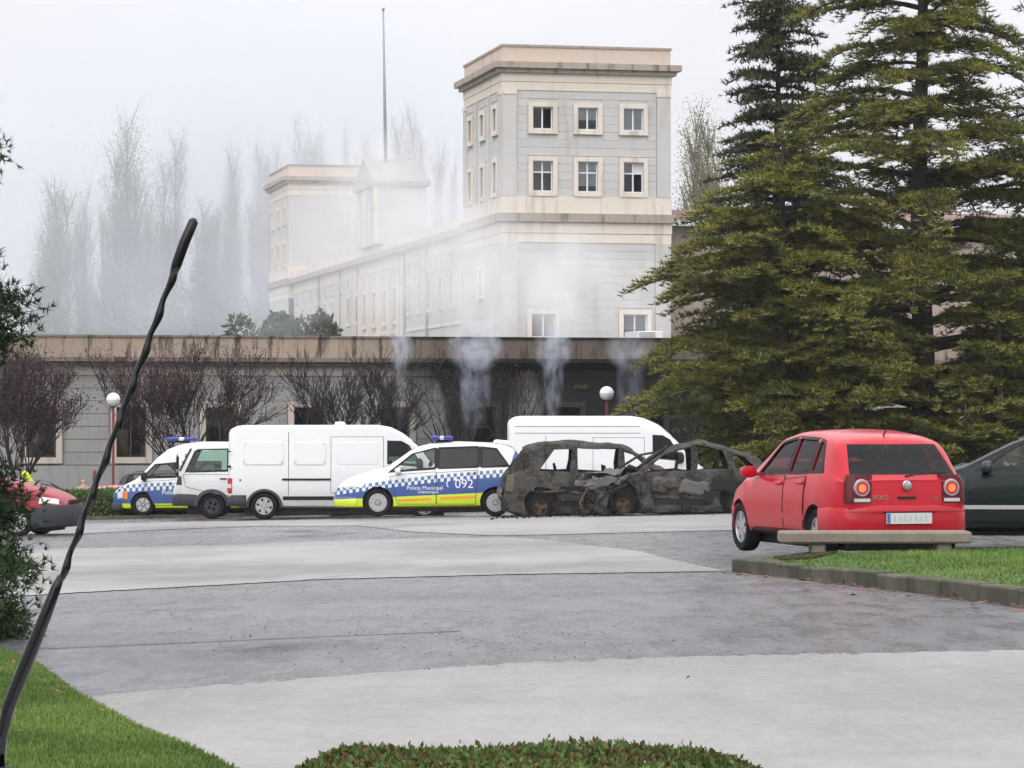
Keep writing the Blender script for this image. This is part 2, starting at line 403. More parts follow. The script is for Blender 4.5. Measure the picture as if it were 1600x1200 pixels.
# fallen leaves along the kerb
n = 260; s = rng.uniform(0, 12, n); off = rng.exponential(.16, n) + .03
P = np.array(kA)[None] + kd[None]*s[:, None] - np.array([-kd[1], kd[0]])[None]*off[:, None]
V, Q = diamonds(np.c_[P, gz(P[:, 0], P[:, 1]) + .012], np.c_[rng.normal(size=(n, 2)), rng.normal(size=n)*.12], rng.uniform(.04, .09, n), rng.uniform(.03, .06, n), np.tile([[.1, 0, 1.]], (n, 1)))
tag(np_mesh('fallen_leaves', V, Q, m_leaf_fall), 'brown autumn leaves lying along the lawn kerb', 'leaves', kind='stuff')
n = 260; P = np.array([-2.3, 13.5]) + rng.normal(size=(n, 2))*np.array([.7, 2.2]); P = P[inside(P, np.array(pl))]; n = len(P)
V, Q = diamonds(np.c_[P, gz(P[:, 0], P[:, 1]) + .042], np.c_[rng.normal(size=(n, 2)), rng.normal(size=n)*.2], rng.uniform(.018, .038, n), rng.uniform(.014, .028, n), np.tile([[.1, 0, 1.]], (n, 1)))
tag(np_mesh('fallen_leaves', V, Q, m_leaf_fall), 'brown autumn leaves scattered on the grass near the conifer', 'leaves', kind='stuff')
m_grit = simple('grit', (.05, .045, .035), .9, var=.4, scale=20)
n = 2600; cs = np.array([unproj(*q) for q in [(440, 920), (860, 1002), (660, 980), (560, 1016), (940, 1012), (400, 970)]])
P = cs[rng.integers(0, len(cs), n)] + rng.normal(size=(n, 2))*np.array([.6, 1.0])
V, Q = diamonds(np.c_[P, gz(P[:, 0], P[:, 1]) + .02], np.c_[rng.normal(size=(n, 2)), rng.normal(size=n)*.15], rng.uniform(.008, .026, n), rng.uniform(.006, .016, n), np.tile([[.1, 0, 1.]], (n, 1)))
tag(np_mesh('grit', V, Q, m_grit), 'dark grit and litter lying on the wet paving', 'grit', kind='stuff')
# planted strip and hedge beyond the vehicles
vp = [(-30, 86.0), (22, 86.0), (22, 91.5), (-30, 91.5)]
tag(sheet('verge', vp, lambda x, y: gz(x, y) + .015, m_turf, 2.0), kind='structure')
tag(lawn(vp, 16000, lambda x, y: gz(x, y) + .01, .12, name='grass'), 'rough grass strip under the hedge beyond the parked vehicles', 'grass', kind='stuff')
mb = MB()
for i in range(52):
    x0 = -30 + i; mb.box((x0, 85.7, gzf(x0, 85.8)-.1), (x0+.99, 85.9, gzf(x0, 85.8)+.1))
o = mb.build('verge_kerb', m_kerb); tag(o, kind='structure')

# ------------------------------------------------------------------ buildings
def stone(name, a, b, streak, root=None, scale=1.0):
    m = M(name); n = m.noise(1.1*scale, 6, ob=root); n2 = m.noise(.5*scale, 5, ob=root, stretch=(3, 3, .35)); n3 = m.noise(9*scale, 4, ob=root)
    oi = m.node('ShaderNodeObjectInfo'); rnd = E(m.nt, oi.outputs['Random'])
    c = m.mix((n*.6 + n3*.25 + rnd*.3 - .1).clamp(), a, b); c = m.mix(n2.ramp(.52, .72)*.75, c, streak)
    m.bsdf(c, .88, bump=n3, bstr=.25, bdist=.02); return m.done()
m_white_frame = simple('white_window_frame', (.68, .69, .7), .45, var=.05)
m_bglass = glass('building_glass', (.75, .77, .78), .02, .75)
m_blind = simple('roller_blind', (.6, .6, .59), .8, var=.1)
m_blind_pale = simple('pale_blind', (.85, .86, .88), .8, var=.04)
m_tile = simple('terracotta_tile', (.2, .125, .105), .85, var=.45, scale=3)
m_roofgrey = simple('roof_grey', (.24, .235, .225), .9)
RZ = R(12.2)
B0 = (ux(785, 180), 180.0, -2.0)
tb = empty('civic_building', B0, RZ, 'long grey stone building with two flat-topped towers, smoke drifting before it', 'building')
m_wall = stone('grey_ashlar', (.45, .44, .42), (.55, .54, .515), (.4, .375, .34), tb)
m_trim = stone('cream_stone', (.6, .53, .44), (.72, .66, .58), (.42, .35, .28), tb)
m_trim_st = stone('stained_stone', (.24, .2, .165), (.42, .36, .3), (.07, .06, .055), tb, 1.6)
m_tan = stone('tan_stone', (.5, .41, .33), (.62, .53, .45), (.36, .29, .23), tb)
front = lambda p, z, d: (p, d, z + 2.0); left = lambda p, z, d: (d, p, z + 2.0)
def wall_face(mb, fn, p0, p1, z0, z1, ops, d=0.0, rev=.35):
    ps = sorted({p0, p1, *[q for o in ops for q in o[:2]]}); zs = sorted({z0, z1, *[q for o in ops for q in o[2:4]]})
    for a, b in zip(ps, ps[1:]):
        for c, e in zip(zs, zs[1:]):
            if any(o[0]-1e-6 <= a and b <= o[1]+1e-6 and o[2]-1e-6 <= c and e <= o[3]+1e-6 for o in ops): continue
            mb.add([fn(a, c, d), fn(b, c, d), fn(b, e, d), fn(a, e, d)], [(0, 1, 2, 3)])
    for a, b, c, e in ops:
        for q in (((a, c), (b, c)), ((b, c), (b, e)), ((b, e), (a, e)), ((a, e), (a, c))):
            (u0, v0), (u1, v1) = q; mb.add([fn(u0, v0, d), fn(u1, v1, d), fn(u1, v1, d+rev), fn(u0, v0, d+rev)], [(0, 1, 2, 3)])
def courses(parent, fn, p0, p1, z0, z1, blocks, h, th=.035, name='stone_course', mat=None, bl=None, gap=.014):
    n = max(1, round((z1-z0)/h)); h = (z1-z0)/n
    for i in range(n):
        a, b = z0 + i*h + gap/2, z0 + (i+1)*h - gap/2; segs = [(p0, p1)]
        for o in blocks:
            if o[2] < b - .02 and o[3] > a + .02:
                segs = [q for s in segs for q in ((s[0], min(s[1], o[0])), (max(s[0], o[1]), s[1])) if q[1]-q[0] > .06]
        if bl:
            out = []
            for s in segs:
                k = max(1, round((s[1]-s[0])/bl)); L = (s[1]-s[0])/k; sh = (L*.5 if i % 2 and k > 1 else 0)
                cut = [s[0]] + [s[0] + sh + j*L for j in range(0 if sh else 1, k)] + [s[1]]
                out += [(c+gap/2, e-gap/2) for c, e in zip(cut, cut[1:]) if e-c > .1]
            segs = out
        for s in segs:
            MB().box((s[0], -th + .05 + rng.normal()*.002, a), (s[1], .058, b), fn).build(name, mat or m_wall, parent)
def window(parent, fn, pc, z0, z1, w, sur=.27, trans=None, blind=0.0, opened=0, trim=None, cas=True, d=.16, proud=.1, sill=True, label=None):
    """stone surround > white casement, panes, blind"""
    a, b = pc-w/2, pc+w/2; mb = MB()
    mb.box((a-sur, -proud, z0-sur), (a, .02, z1+sur), fn).box((b, -proud, z0-sur), (b+sur, .02, z1+sur), fn)
    mb.box((a, -proud, z1), (b, .02, z1+sur), fn).box((a, -proud-.03, z0-sur), (b, .02, z0), fn)
    wo = mb.build('window', trim or m_trim, parent)
    if not cas: return wo
    t = .07; f = MB()
    f.box((a, d, z0), (a+t, d+.07, z1), fn).box((b-t, d, z0), (b, d+.07, z1), fn).box((a+t, d, z0), (b-t, d+.07, z0+t), fn).box((a+t, d, z1-t), (b-t, d+.07, z1), fn)
    f.box((pc-.045, d-.01, z0+t), (pc+.045, d+.06, z1-t), fn)
    if trans: f.box((a+t, d-.012, trans-.04), (b-t, d+.055, trans+.04), fn)
    f.build('casement', m_white_frame, wo)
    zt = z1-t
    for i, (q0, q1) in enumerate(((a+t, pc-.045), (pc+.045, b-t))):
        if opened & (1 << i): continue
        MB().box((q0, d+.03, z0+t), (q1, d+.04, zt), fn).build('pane', m_bglass, wo)
    if blind:
        MB().box((a+.02, d+.06, z1-(z1-z0)*blind), (b-.02, d+.08, z1-.02), fn).build('blind', m_blind if blind < .5 else m_blind_pale, wo)
    return wo
W, D = 10.1, 11.3
Z = dict(par=23.25, ct=22.2, cb=21.6, fr=20.6, belt=14.45, ct2=13.35, cb2=12.95, fr2=11.75)
# near tower: openings
fw = [2.4, 5.1, 7.85]; lw = [1.98, 5.65, 9.3]
f_ops, l_ops = [], []
for i, p in enumerate(fw):
    f_ops += [(p-.6, p+.6, 18.35, 19.65), (p-.6, p+.6, 14.72, 16.5)]
for p in lw: l_ops += [(p-.5, p+.5, 18.35, 19.65), (p-.5, p+.5, 14.72, 16.5)]
fg = [2.45, 7.95]; f_low = [(p-.72, p+.72, 5.1, 7.6) for p in fg]; l_low = [(5.6, 6.5, 8.9, 10.4), (5.55, 6.55, 4.2, 6.6)]
for fn, L, ops in ((front, W, f_ops), (left, D, l_ops)):
    mb = MB(); wall_face(mb, fn, 0.06, L-.06, Z['cb2'], Z['fr'], ops, .06); mb.build('wall', m_wall, tb)
for fn, L, ops in ((front, W, f_low), (left, D, l_low)):
    mb = MB(); wall_face(mb, fn, 0.06, L-.06, -2.0, Z['cb2'], ops, .06); mb.build('wall', m_wall, tb)
mb = MB(); mb.box((W-.3, .35, 0), (W, D-.1, Z['fr']+2)); mb.box((.4, D-.4, 0), (W-.4, D-.06, Z['fr']+2)); mb.box((.4, .4, Z['par']+.7), (W-.4, D-.4, Z['par']+.9))
mb.box((.4, .4, 12.0), (W-.4, D-.4, 12.2)); mb.box((.4, .4, 18.4), (W-.4, D-.4, 18.6)); mb.build('inner_wall', m_roofgrey, tb)
ex = lambda ops, s=.29: [(o[0]-s, o[1]+s, o[2]-s, o[3]+s) for o in ops]
courses(tb, front, .86, W-.86, Z['belt'], Z['fr'], ex(f_ops), .47)
courses(tb, left, .86, D-.3, Z['belt'], Z['fr'], ex(l_ops), .47)
courses(tb, front, .95, W-.95, 5.6, Z['fr2'], ex(f_low), .47)
courses(tb, left, .95, D-.3, 5.6, Z['fr2'], ex(l_low), .47)
def pil(p0, p1, z0, z1, fn, dd=-.09, mat=None, nm='pilaster'):
    return MB().box((p0, dd, z0), (p1, .06, z1), fn).build(nm, mat or m_wall, tb)
for fn, L in ((front, W), (left, D)):
    pil(.0, .84, Z['belt']-.0, Z['fr']-.25, fn, -.075 if fn is front else -.08); pil(L-.84, L, Z['belt'], Z['fr']-.25, fn, -.075 if fn is front else -.08)
    pil(-.0, .86, Z['fr']-.25, Z['fr'], fn, -.12 if fn is front else -.125, m_trim, 'capital'); pil(L-.86, L, Z['fr']-.25, Z['fr'], fn, -.12 if fn is front else -.125, m_trim, 'capital')
    pil(0, .93, -2, Z['fr2'], fn, -.075 if fn is front else -.08); pil(L-.93, L, -2, Z['fr2'], fn, -.075 if fn is front else -.08)
for a in (3.75, 7.4): pil(a-.14, a+.14, Z['belt'], Z['fr'], left, -.1)
def ring(x0, y0, x1, y1, z0, z1, out, mat, nm, th=.5):
    mb = MB(); a0, b0, a1, b1 = x0-out, y0-out, x1+out, y1+out
    mb.box((a0, b0, z0+2), (a1, b0+th+out, z1+2)).box((a0, b1-th-out, z0+2), (a1, b1, z1+2))
    mb.box((a0, b0+th+out, z0+2), (a0+th+out, b1-th-out, z1+2)).box((a1-th-out, b0+th+out, z0+2), (a1, b1-th-out, z1+2))
    return mb.build(nm, mat, tb)
def tower_top(x0, y0, x1, y1, near=True):
    ring(x0, y0, x1, y1, Z['fr'], Z['fr']+.48, .03, m_trim, 'frieze_course'); ring(x0, y0, x1, y1, Z['fr']+.5, Z['cb'], .06, m_trim, 'frieze_course')
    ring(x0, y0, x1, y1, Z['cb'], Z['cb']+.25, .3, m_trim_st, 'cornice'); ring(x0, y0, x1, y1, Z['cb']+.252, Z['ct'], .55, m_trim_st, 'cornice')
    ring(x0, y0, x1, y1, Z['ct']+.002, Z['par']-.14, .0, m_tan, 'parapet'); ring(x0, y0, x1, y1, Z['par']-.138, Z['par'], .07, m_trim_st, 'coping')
def tower_belt(x0, y0, x1, y1):
    ring(x0, y0, x1, y1, Z['ct2']+.1, Z['belt']-.002, .05, m_trim, 'belt_course'); ring(x0, y0, x1, y1, Z['cb2'], Z['ct2']+.098, .28, m_trim_st, 'belt_cornice')
    ring(x0, y0, x1, y1, Z['fr2']+.55, Z['cb2']-.002, .07, m_trim, 'frieze_course'); ring(x0, y0, x1, y1, Z['fr2']+.002, Z['fr2']+.53, .03, m_trim, 'frieze_course')
tower_top(0, 0, W, D); tower_belt(0, 0, W, D)
for i, p in enumerate(fw):
    window(tb, front, p, 18.35, 19.65, 1.2, opened=(2 if i == 0 else 0), blind=(0 if i == 0 else (.55 if i == 1 else .97)))
    window(tb, front, p, 14.72, 16.5, 1.2, trans=15.85, blind=(.36 if i != 1 else .8), opened=(2 if i == 2 else 0))
for p in lw:
    window(tb, left, p, 18.35, 19.65, 1.0); window(tb, left, p, 14.72, 16.5, 1.0, trans=15.85)
for i, p in enumerate(fg): window(tb, front, p, 5.1, 7.6, 1.44, trans=6.25, blind=.35 if i else .0)
window(tb, left, 6.05, 8.9, 10.4, .9); window(tb, left, 6.05, 4.2, 6.6, 1.0)
# the wing
Y0, Y1 = D, 88.0; WX = .45; wing = lambda p, z, d: (d + WX, p, z + 2.0)
wps = [13.6 + 3.78*i for i in range(6)] + [54.4 + 3.95*i for i in range(9)]
ops = [o for p in wps for o in ((p-.45, p+.45, 11.3, 12.1), (p-.55, p+.55, 8.7, 10.6), (p-.55, p+.55, 4.3, 6.6))]
cps = [38.0, 42.2, 46.6, 51.0]; ops += [(p-.6, p+.6, 8.3, 10.6) for p in cps]
mb = MB(); wall_face(mb, wing, Y0, Y1, -2, Z['cb2'], ops); mb.build('wall', m_wall, tb)
for p in wps:
    window(tb, wing, p, 11.3, 12.1, .9, .16, cas=False); window(tb, wing, p, 8.7, 10.6, 1.1, .22); window(tb, wing, p, 4.3, 6.6, 1.1, .22)
for p in cps:
    window(tb, wing, p, 8.3, 10.6, 1.2, .24)
for p in (34.6, 36.1, 40.1, 44.4, 48.8, 52.6): MB().box((p-.35, -.22, -2), (p+.35, .0, 12.0), wing).build('pilaster', m_trim, tb)
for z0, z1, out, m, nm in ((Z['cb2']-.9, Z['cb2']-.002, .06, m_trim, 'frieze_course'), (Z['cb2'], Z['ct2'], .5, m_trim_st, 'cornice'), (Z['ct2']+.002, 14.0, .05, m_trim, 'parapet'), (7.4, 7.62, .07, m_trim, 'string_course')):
    MB().box((Y0, -out, z0), (Y1, .0 if nm == 'string_course' else .35, z1), wing).build(nm, m, tb)
for p in (25.6, 33.9, 53.4, 62.0, 73.0): MB().tube([wing(p, -2, -.12), wing(p, 12.9, -.12)], .09, 6).build('drainpipe', m_roofgrey, tb, True)
mb = MB(); mb.box((WX, D-.02, 14.9), (13.5, Y1, 15.1)); mb.box((13.2, D, 0), (13.5, Y1, 14.9)); mb.build('flat_roof', m_roofgrey, tb)
# central pavilion with its pediment
q0, q1 = 43.2, 51.6
mb = MB(); wall_face(mb, lambda p, z, d: (d+.1, p, z+2), q0, q1, 14.0, 18.2, [(45.2, 46.2, 14.8, 16.8), (48.6, 49.6, 14.8, 16.8)]); mb.box((.1, q0, 16.0), (3.6, q0+.3, 20.2)); mb.box((.1, q1-.3, 16.0), (3.6, q1, 20.2)); mb.box((3.4, q0+.3, 16.0), (3.6, q1-.3, 20.2))
mb.build('pavilion_wall', m_wall, tb)
mb = MB(); mb.prism([(q0-.35, 20.2), (q1+.35, 20.2), (q1+.35, 20.5), ((q0+q1)/2, 22.4), (q0-.35, 20.5)], 'x', -.3, 3.9); mb.build('pediment', m_roofgrey, tb)
for p in (q0+.25, 46.9, 47.9, q1-.25): MB().box((p-.28, -.18, 14.0), (p+.28, .1, 18.2), left).build('pilaster', m_trim, tb)
# far tower (only its two visible faces carry detail)
fy = 88.0; FD = 12.0
ff = lambda p, z, d: (p, fy + d, z + 2.0); fl = lambda p, z, d: (d, fy + p, z + 2.0)
lops = [o for p in (2.2, 6.0, 9.8) for o in ((p-.5, p+.5, 18.35, 19.65), (p-.5, p+.5, 14.72, 16.5))]
mb = MB(); wall_face(mb, ff, 0, W, 12.0, Z['fr'], []); mb.build('wall', m_wall, tb)
mb = MB(); wall_face(mb, fl, 0, FD, -2.0, Z['fr'], lops); mb.build('wall', m_wall, tb)
mb = MB(); mb.box((W-.3, fy, 0), (W, fy+FD, Z['fr']+2)); mb.box((0, fy+FD-.3, 0), (W-.3, fy+FD, Z['fr']+2)); mb.box((0.05, fy+.05, Z['par']+1.2), (W-.1, fy+FD-.1, Z['par']+1.4)); mb.build('inner_wall', m_roofgrey, tb)
tower_top(0, fy, W, fy+FD); tower_belt(0, fy, W, fy+FD)
for p in (2.2, 6.0, 9.8): window(tb, fl, p, 18.35, 19.65, 1.0); window(tb, fl, p, 14.72, 16.5, 1.0)
# right-hand wing with a tiled roof
mb = MB(); mb.box((W, 3.0, 0), (34, 14, 14.95)); mb.build('wall', stone('rubble_wall', (.3, .24, .2), (.45, .37, .3), (.2, .17, .15), tb), tb)
mb = MB(); mb.prism([(2.2, 15.3), (14.8, 15.3), (14.8, 15.36), (8.5, 16.35), (2.2, 15.36)], 'x', W+.02, 34.6); mb.build('tiled_roof', m_tile, tb)
MB().box((W+.02, 2.0, 14.96), (34.5, 2.6, 15.298)).build('eaves_board', m_white_frame, tb)
# flag pole
fpx, fpy, fpz = px(603, 250, 226); m_pole = simple('painted_steel', (.25, .3, .33), .5, var=.08)
fp = empty('flag_pole', (fpx, fpy, fpz-.6), 0, 'tall thin grey pole rising from the gabled pavilion roof', 'flag pole')
MB().tube([(0, 0, -.8), (-.1, 0, 5), (-.2, 0, 11.6)], [.14, .11, .05], 8).build('pole', m_pole, fp, True)
MB().lathe([(0, 11.75), (.1, 11.7), (.12, 11.6), (.06, 11.5), (0, 11.5)], 10, org=(-.2, 0, 0)).build('finial', m_pole, fp, True)

# low building in front: stained parapet, cornice, block wall, scorched on the right
LB = (ux(785, 118), 118.0, -2.0)
lb = empty('low_building', LB, RZ, 'long low stone building with stained parapet, its wall and windows scorched black', 'building')
def sooty(name, a, b, streak, ss, amt, streaky=False):
    m = M(name); x, y, z = m.xyz(lb); n = m.noise(.9, 6, ob=lb); n2 = m.noise(2.2, 6, .65, ob=lb, stretch=(1.4, 1, .22)); n3 = m.noise(8, 4, ob=lb)
    oi = m.node('ShaderNodeObjectInfo'); rnd = E(m.nt, oi.outputs['Random'])
    c = m.mix((n*.6 + n3*.25 + rnd*.3 - .1).clamp(), a, b); c = m.mix(n2.ramp(.5, .66)*(.95 if streaky else .45), c, streak)
    big = m.noise(.45, 5, .6, ob=lb, stretch=(1, 1, .45), dist=.6)
    # soot: fire came out of the openings at x = -4.2, -1, 2.4, 5.8 and climbed the wall
    k = (x + big*3.0 - 1.5)
    s = k.ramp(-5.6, -3.0) * .5 + k.ramp(-2.7, -1.9)*k.ramp(.9, .1)*.6 + k.ramp(1.0, 2.0)*.62 + z.ramp(4.2, 5.6)*k.ramp(-4.5, -2.0)*.5
    s = s * k.ramp(15, 9); s = (s + (n-.5)*.7*k.ramp(-6, -3)).clamp() * amt
    m.bsdf(m.mix(s, c, ss), .95, bump=n3, bstr=.3, bdist=.02, spec=.1); return m.done()
m_lwall = sooty('low_wall_stone', (.27, .27, .265), (.36, .355, .34), (.2, .19, .18), (.014, .013, .013), .97)
m_lpar = sooty('parapet_stone', (.26, .21, .165), (.42, .345, .27), (.06, .05, .04), (.06, .05, .045), .72, True)
m_lcor = sooty('dark_cornice', (.13, .11, .1), (.26, .22, .19), (.05, .045, .04), (.012, .011, .011), .95, True)
m_lfr = sooty('pale_frieze', (.42, .38, .33), (.56, .51, .46), (.25, .22, .19), (.013, .012, .012), .97)
m_ltrim = sooty('window_stone', (.48, .42, .36), (.62, .56, .49), (.3, .26, .22), (.02, .018, .016), .96)
lf = lambda p, z, d: (p, d, z + 2.0)
wx = [(u - 785)/41.1 for u in (-65, 71, 207, 343, 479, 615, 751, 887, 1023, 1159, 1295, 1431, 1567, 1703)]
lops = [(p-.55, p+.55, .12, 1.98) for p in wx]; lx0, lx1 = -25.0, 28.0
mb = MB(); wall_face(mb, lf, lx0, lx1, -2.2, 3.16, lops, .05, .4); mb.build('wall', m_lwall, lb)
courses(lb, lf, wx[1]-2.0, wx[8]+1.6, -.16, 3.16, ex(lops, .25), .478, .045, 'stone_block', m_lwall, 1.75, .022)
MB().box((lx0, -.16, -2.2), (lx1, .0, -.18), lf).build('plinth', m_lwall, lb)
mb = MB(); mb.box((lx0, -.07, 3.162), (lx1, .3, 3.53), lf); mb.build('frieze', m_lfr, lb)
mb = MB(); mb.box((lx0, -.45, 3.532), (lx1, .3, 3.66), lf); mb.box((lx0, -.7, 3.662), (lx1, .3, 3.82), lf); mb.build('cornice', m_lcor, lb)
k = 34
for i in range(k):
    a, b = lx0 + (lx1-lx0)*i/k, lx0 + (lx1-lx0)*(i+1)/k
    MB().box((a+.008, -.1 + rng.normal()*.006, 3.822), (b-.008, .25, 4.57), lf).build('parapet_panel', m_lpar, lb)
MB().box((lx0, -.16, 4.572), (lx1, .32, 4.65), lf).build('coping', m_lcor, lb)
mb = MB(); mb.box((lx0, .3, 5.75), (lx1, 14, 5.85)); mb.box((lx0, 13.7, 0), (lx1, 14, 5.7)); mb.box((lx0-.3, 0.06, 0), (lx0, 14, 5.7)); mb.box((lx1, .06, 0), (lx1+.3, 14, 5.7)); mb.box((lx0+.4, 5.0, .0), (lx1-.4, 5.2, 5.7)); mb.build('flat_roof', m_roofgrey, lb)
m_ochre = simple('ochre_curtain', (.28, .17, .05), .9, var=.5, scale=4)
m_dkframe = simple('brown_window_frame', (.05, .035, .025), .5)
for i, p in enumerate(wx):
    w_ = window(lb, lf, p, .12, 1.98, 1.1, .22, trim=m_ltrim, cas=False)
    if i == 0 or i > 9: continue
    if i in (1, 2, 3, 4):
        f = MB(); a, b = p-.55, p+.55
        f.box((a, .2, .12), (a+.06, .27, 1.98), lf).box((b-.06, .2, .12), (b, .27, 1.98), lf).box((a+.06, .2, 1.92), (b-.06, .27, 1.98), lf).box((a+.06, .2, .12), (b-.06, .27, .18), lf).box((p-.03, .19, .18), (p+.03, .26, 1.92), lf)
        f.build('casement', m_dkframe, w_)
        for q0_, q1_ in ((a+.06, p-.03), (p+.03, b-.06)): MB().box((q0_, .23, .18), (q1_, .24, 1.92), lf).build('pane', m_bglass, w_)
        if i in (1, 2): MB().box((a+.08, .5, .2), (a+.5, .52, 1.2), lf).build('curtain', m_ochre, w_)
        if i == 4: MB().box((a+.05, .3, 1.2), (b-.05, .32, 1.26), lf).build('blind_bar', m_white_frame, w_)
    else:
        f = MB(); a, b = p-.55, p+.55      # burnt-out frame remains
        f.box((a, .2, .12), (a+.05, .25, 1.7), lf).box((p-.25, .2, .12), (p-.2, .25, 1.1+.4*rng.random()), lf).box((a+.05, .2, 1.2), (b-.2, .24, 1.26), lf)
        f.build('charred_frame', simple('char', (.012, .011, .011), .9), w_)
m_weed = simple('weed', (.09, .08, .04), .8, var=.4, scale=20)
def tuft(name, loc, n, h, label, cat):
    P = np.tile(np.array([loc]), (n, 1)) + rng.normal(size=(n, 3))*np.array([.2, .1, .0]); Dv = np.c_[rng.normal(size=(n, 2))*.5, np.ones(n)]
    V, Q = diamonds(P, Dv, h*rng.uniform(.4, 1, n), np.full(n, .05)); o = np_mesh(name, V - np.array(loc), Q, m_weed); o.location = loc; return tag(o, label, cat)
q = px(905, 529, 118.6); tuft('weed_clump', (q[0], q[1], 2.65), 60, .3, 'small brown weed clump growing on the parapet', 'weed')
# air conditioner under the right ground-floor window of the tower
ac = empty('air_conditioner', px(1013, 527, 179), RZ, 'white air conditioner unit under the tower window beside the cedar', 'air conditioner')
MB().box((-.75, -.45, -.1), (.75, 2.6, .35)).build('casing', m_white_frame, ac, bevel=.03)
for i in range(5): MB().box((-.65, -.475, -.05+i*.075), (.3, -.452, -.02+i*.075)).build('louvre', m_roofgrey, ac)
# ------------------------------------------------------------------ vegetation
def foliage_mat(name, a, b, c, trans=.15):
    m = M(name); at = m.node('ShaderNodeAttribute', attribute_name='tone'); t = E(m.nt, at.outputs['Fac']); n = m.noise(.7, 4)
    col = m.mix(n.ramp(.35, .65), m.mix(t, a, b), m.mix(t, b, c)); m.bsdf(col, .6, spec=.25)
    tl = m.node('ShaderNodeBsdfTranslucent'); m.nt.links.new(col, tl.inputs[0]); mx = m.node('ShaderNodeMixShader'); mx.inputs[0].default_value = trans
    m.nt.links.new(m.b.outputs[0], mx.inputs[1]); m.nt.links.new(tl.outputs[0], mx.inputs[2]); m.nt.links.new(mx.outputs[0], m.out.inputs['Surface'])
    return m.done()
m_cedar = foliage_mat('cedar_needles', (.06, .075, .02), (.15, .16, .036), (.28, .265, .06))
m_fir = foliage_mat('fir_needles', (.03, .042, .02), (.06, .075, .034), (.09, .1, .042))
m_yew = foliage_mat('conifer_needles', (.016, .032, .016), (.034, .065, .028), (.06, .1, .04))
m_poplar = foliage_mat('poplar_leaves', (.13, .14, .07), (.2, .2, .09), (.27, .25, .11), .3)
m_shrub = foliage_mat('shrub_leaves', (.035, .05, .025), (.06, .08, .035), (.085, .1, .04))
m_hedge = foliage_mat('hedge_leaves', (.04, .07, .018), (.08, .14, .03), (.15, .22, .055))
m_hedge_red = foliage_mat('reddish_leaves', (.08, .045, .02), (.13, .07, .03), (.1, .12, .04))
m_plum = foliage_mat('plum_leaves', (.05, .026, .032), (.085, .04, .047), (.11, .05, .05))
m_bark = simple('bark', (.06, .048, .038), .95, var=.35, scale=12, bump=.5)
m_bark_dark = simple('plum_bark', (.028, .022, .022), .95, var=.3, scale=12)
m_bark_pale = simple('poplar_bark', (.2, .18, .15), .95, var=.3, scale=6)

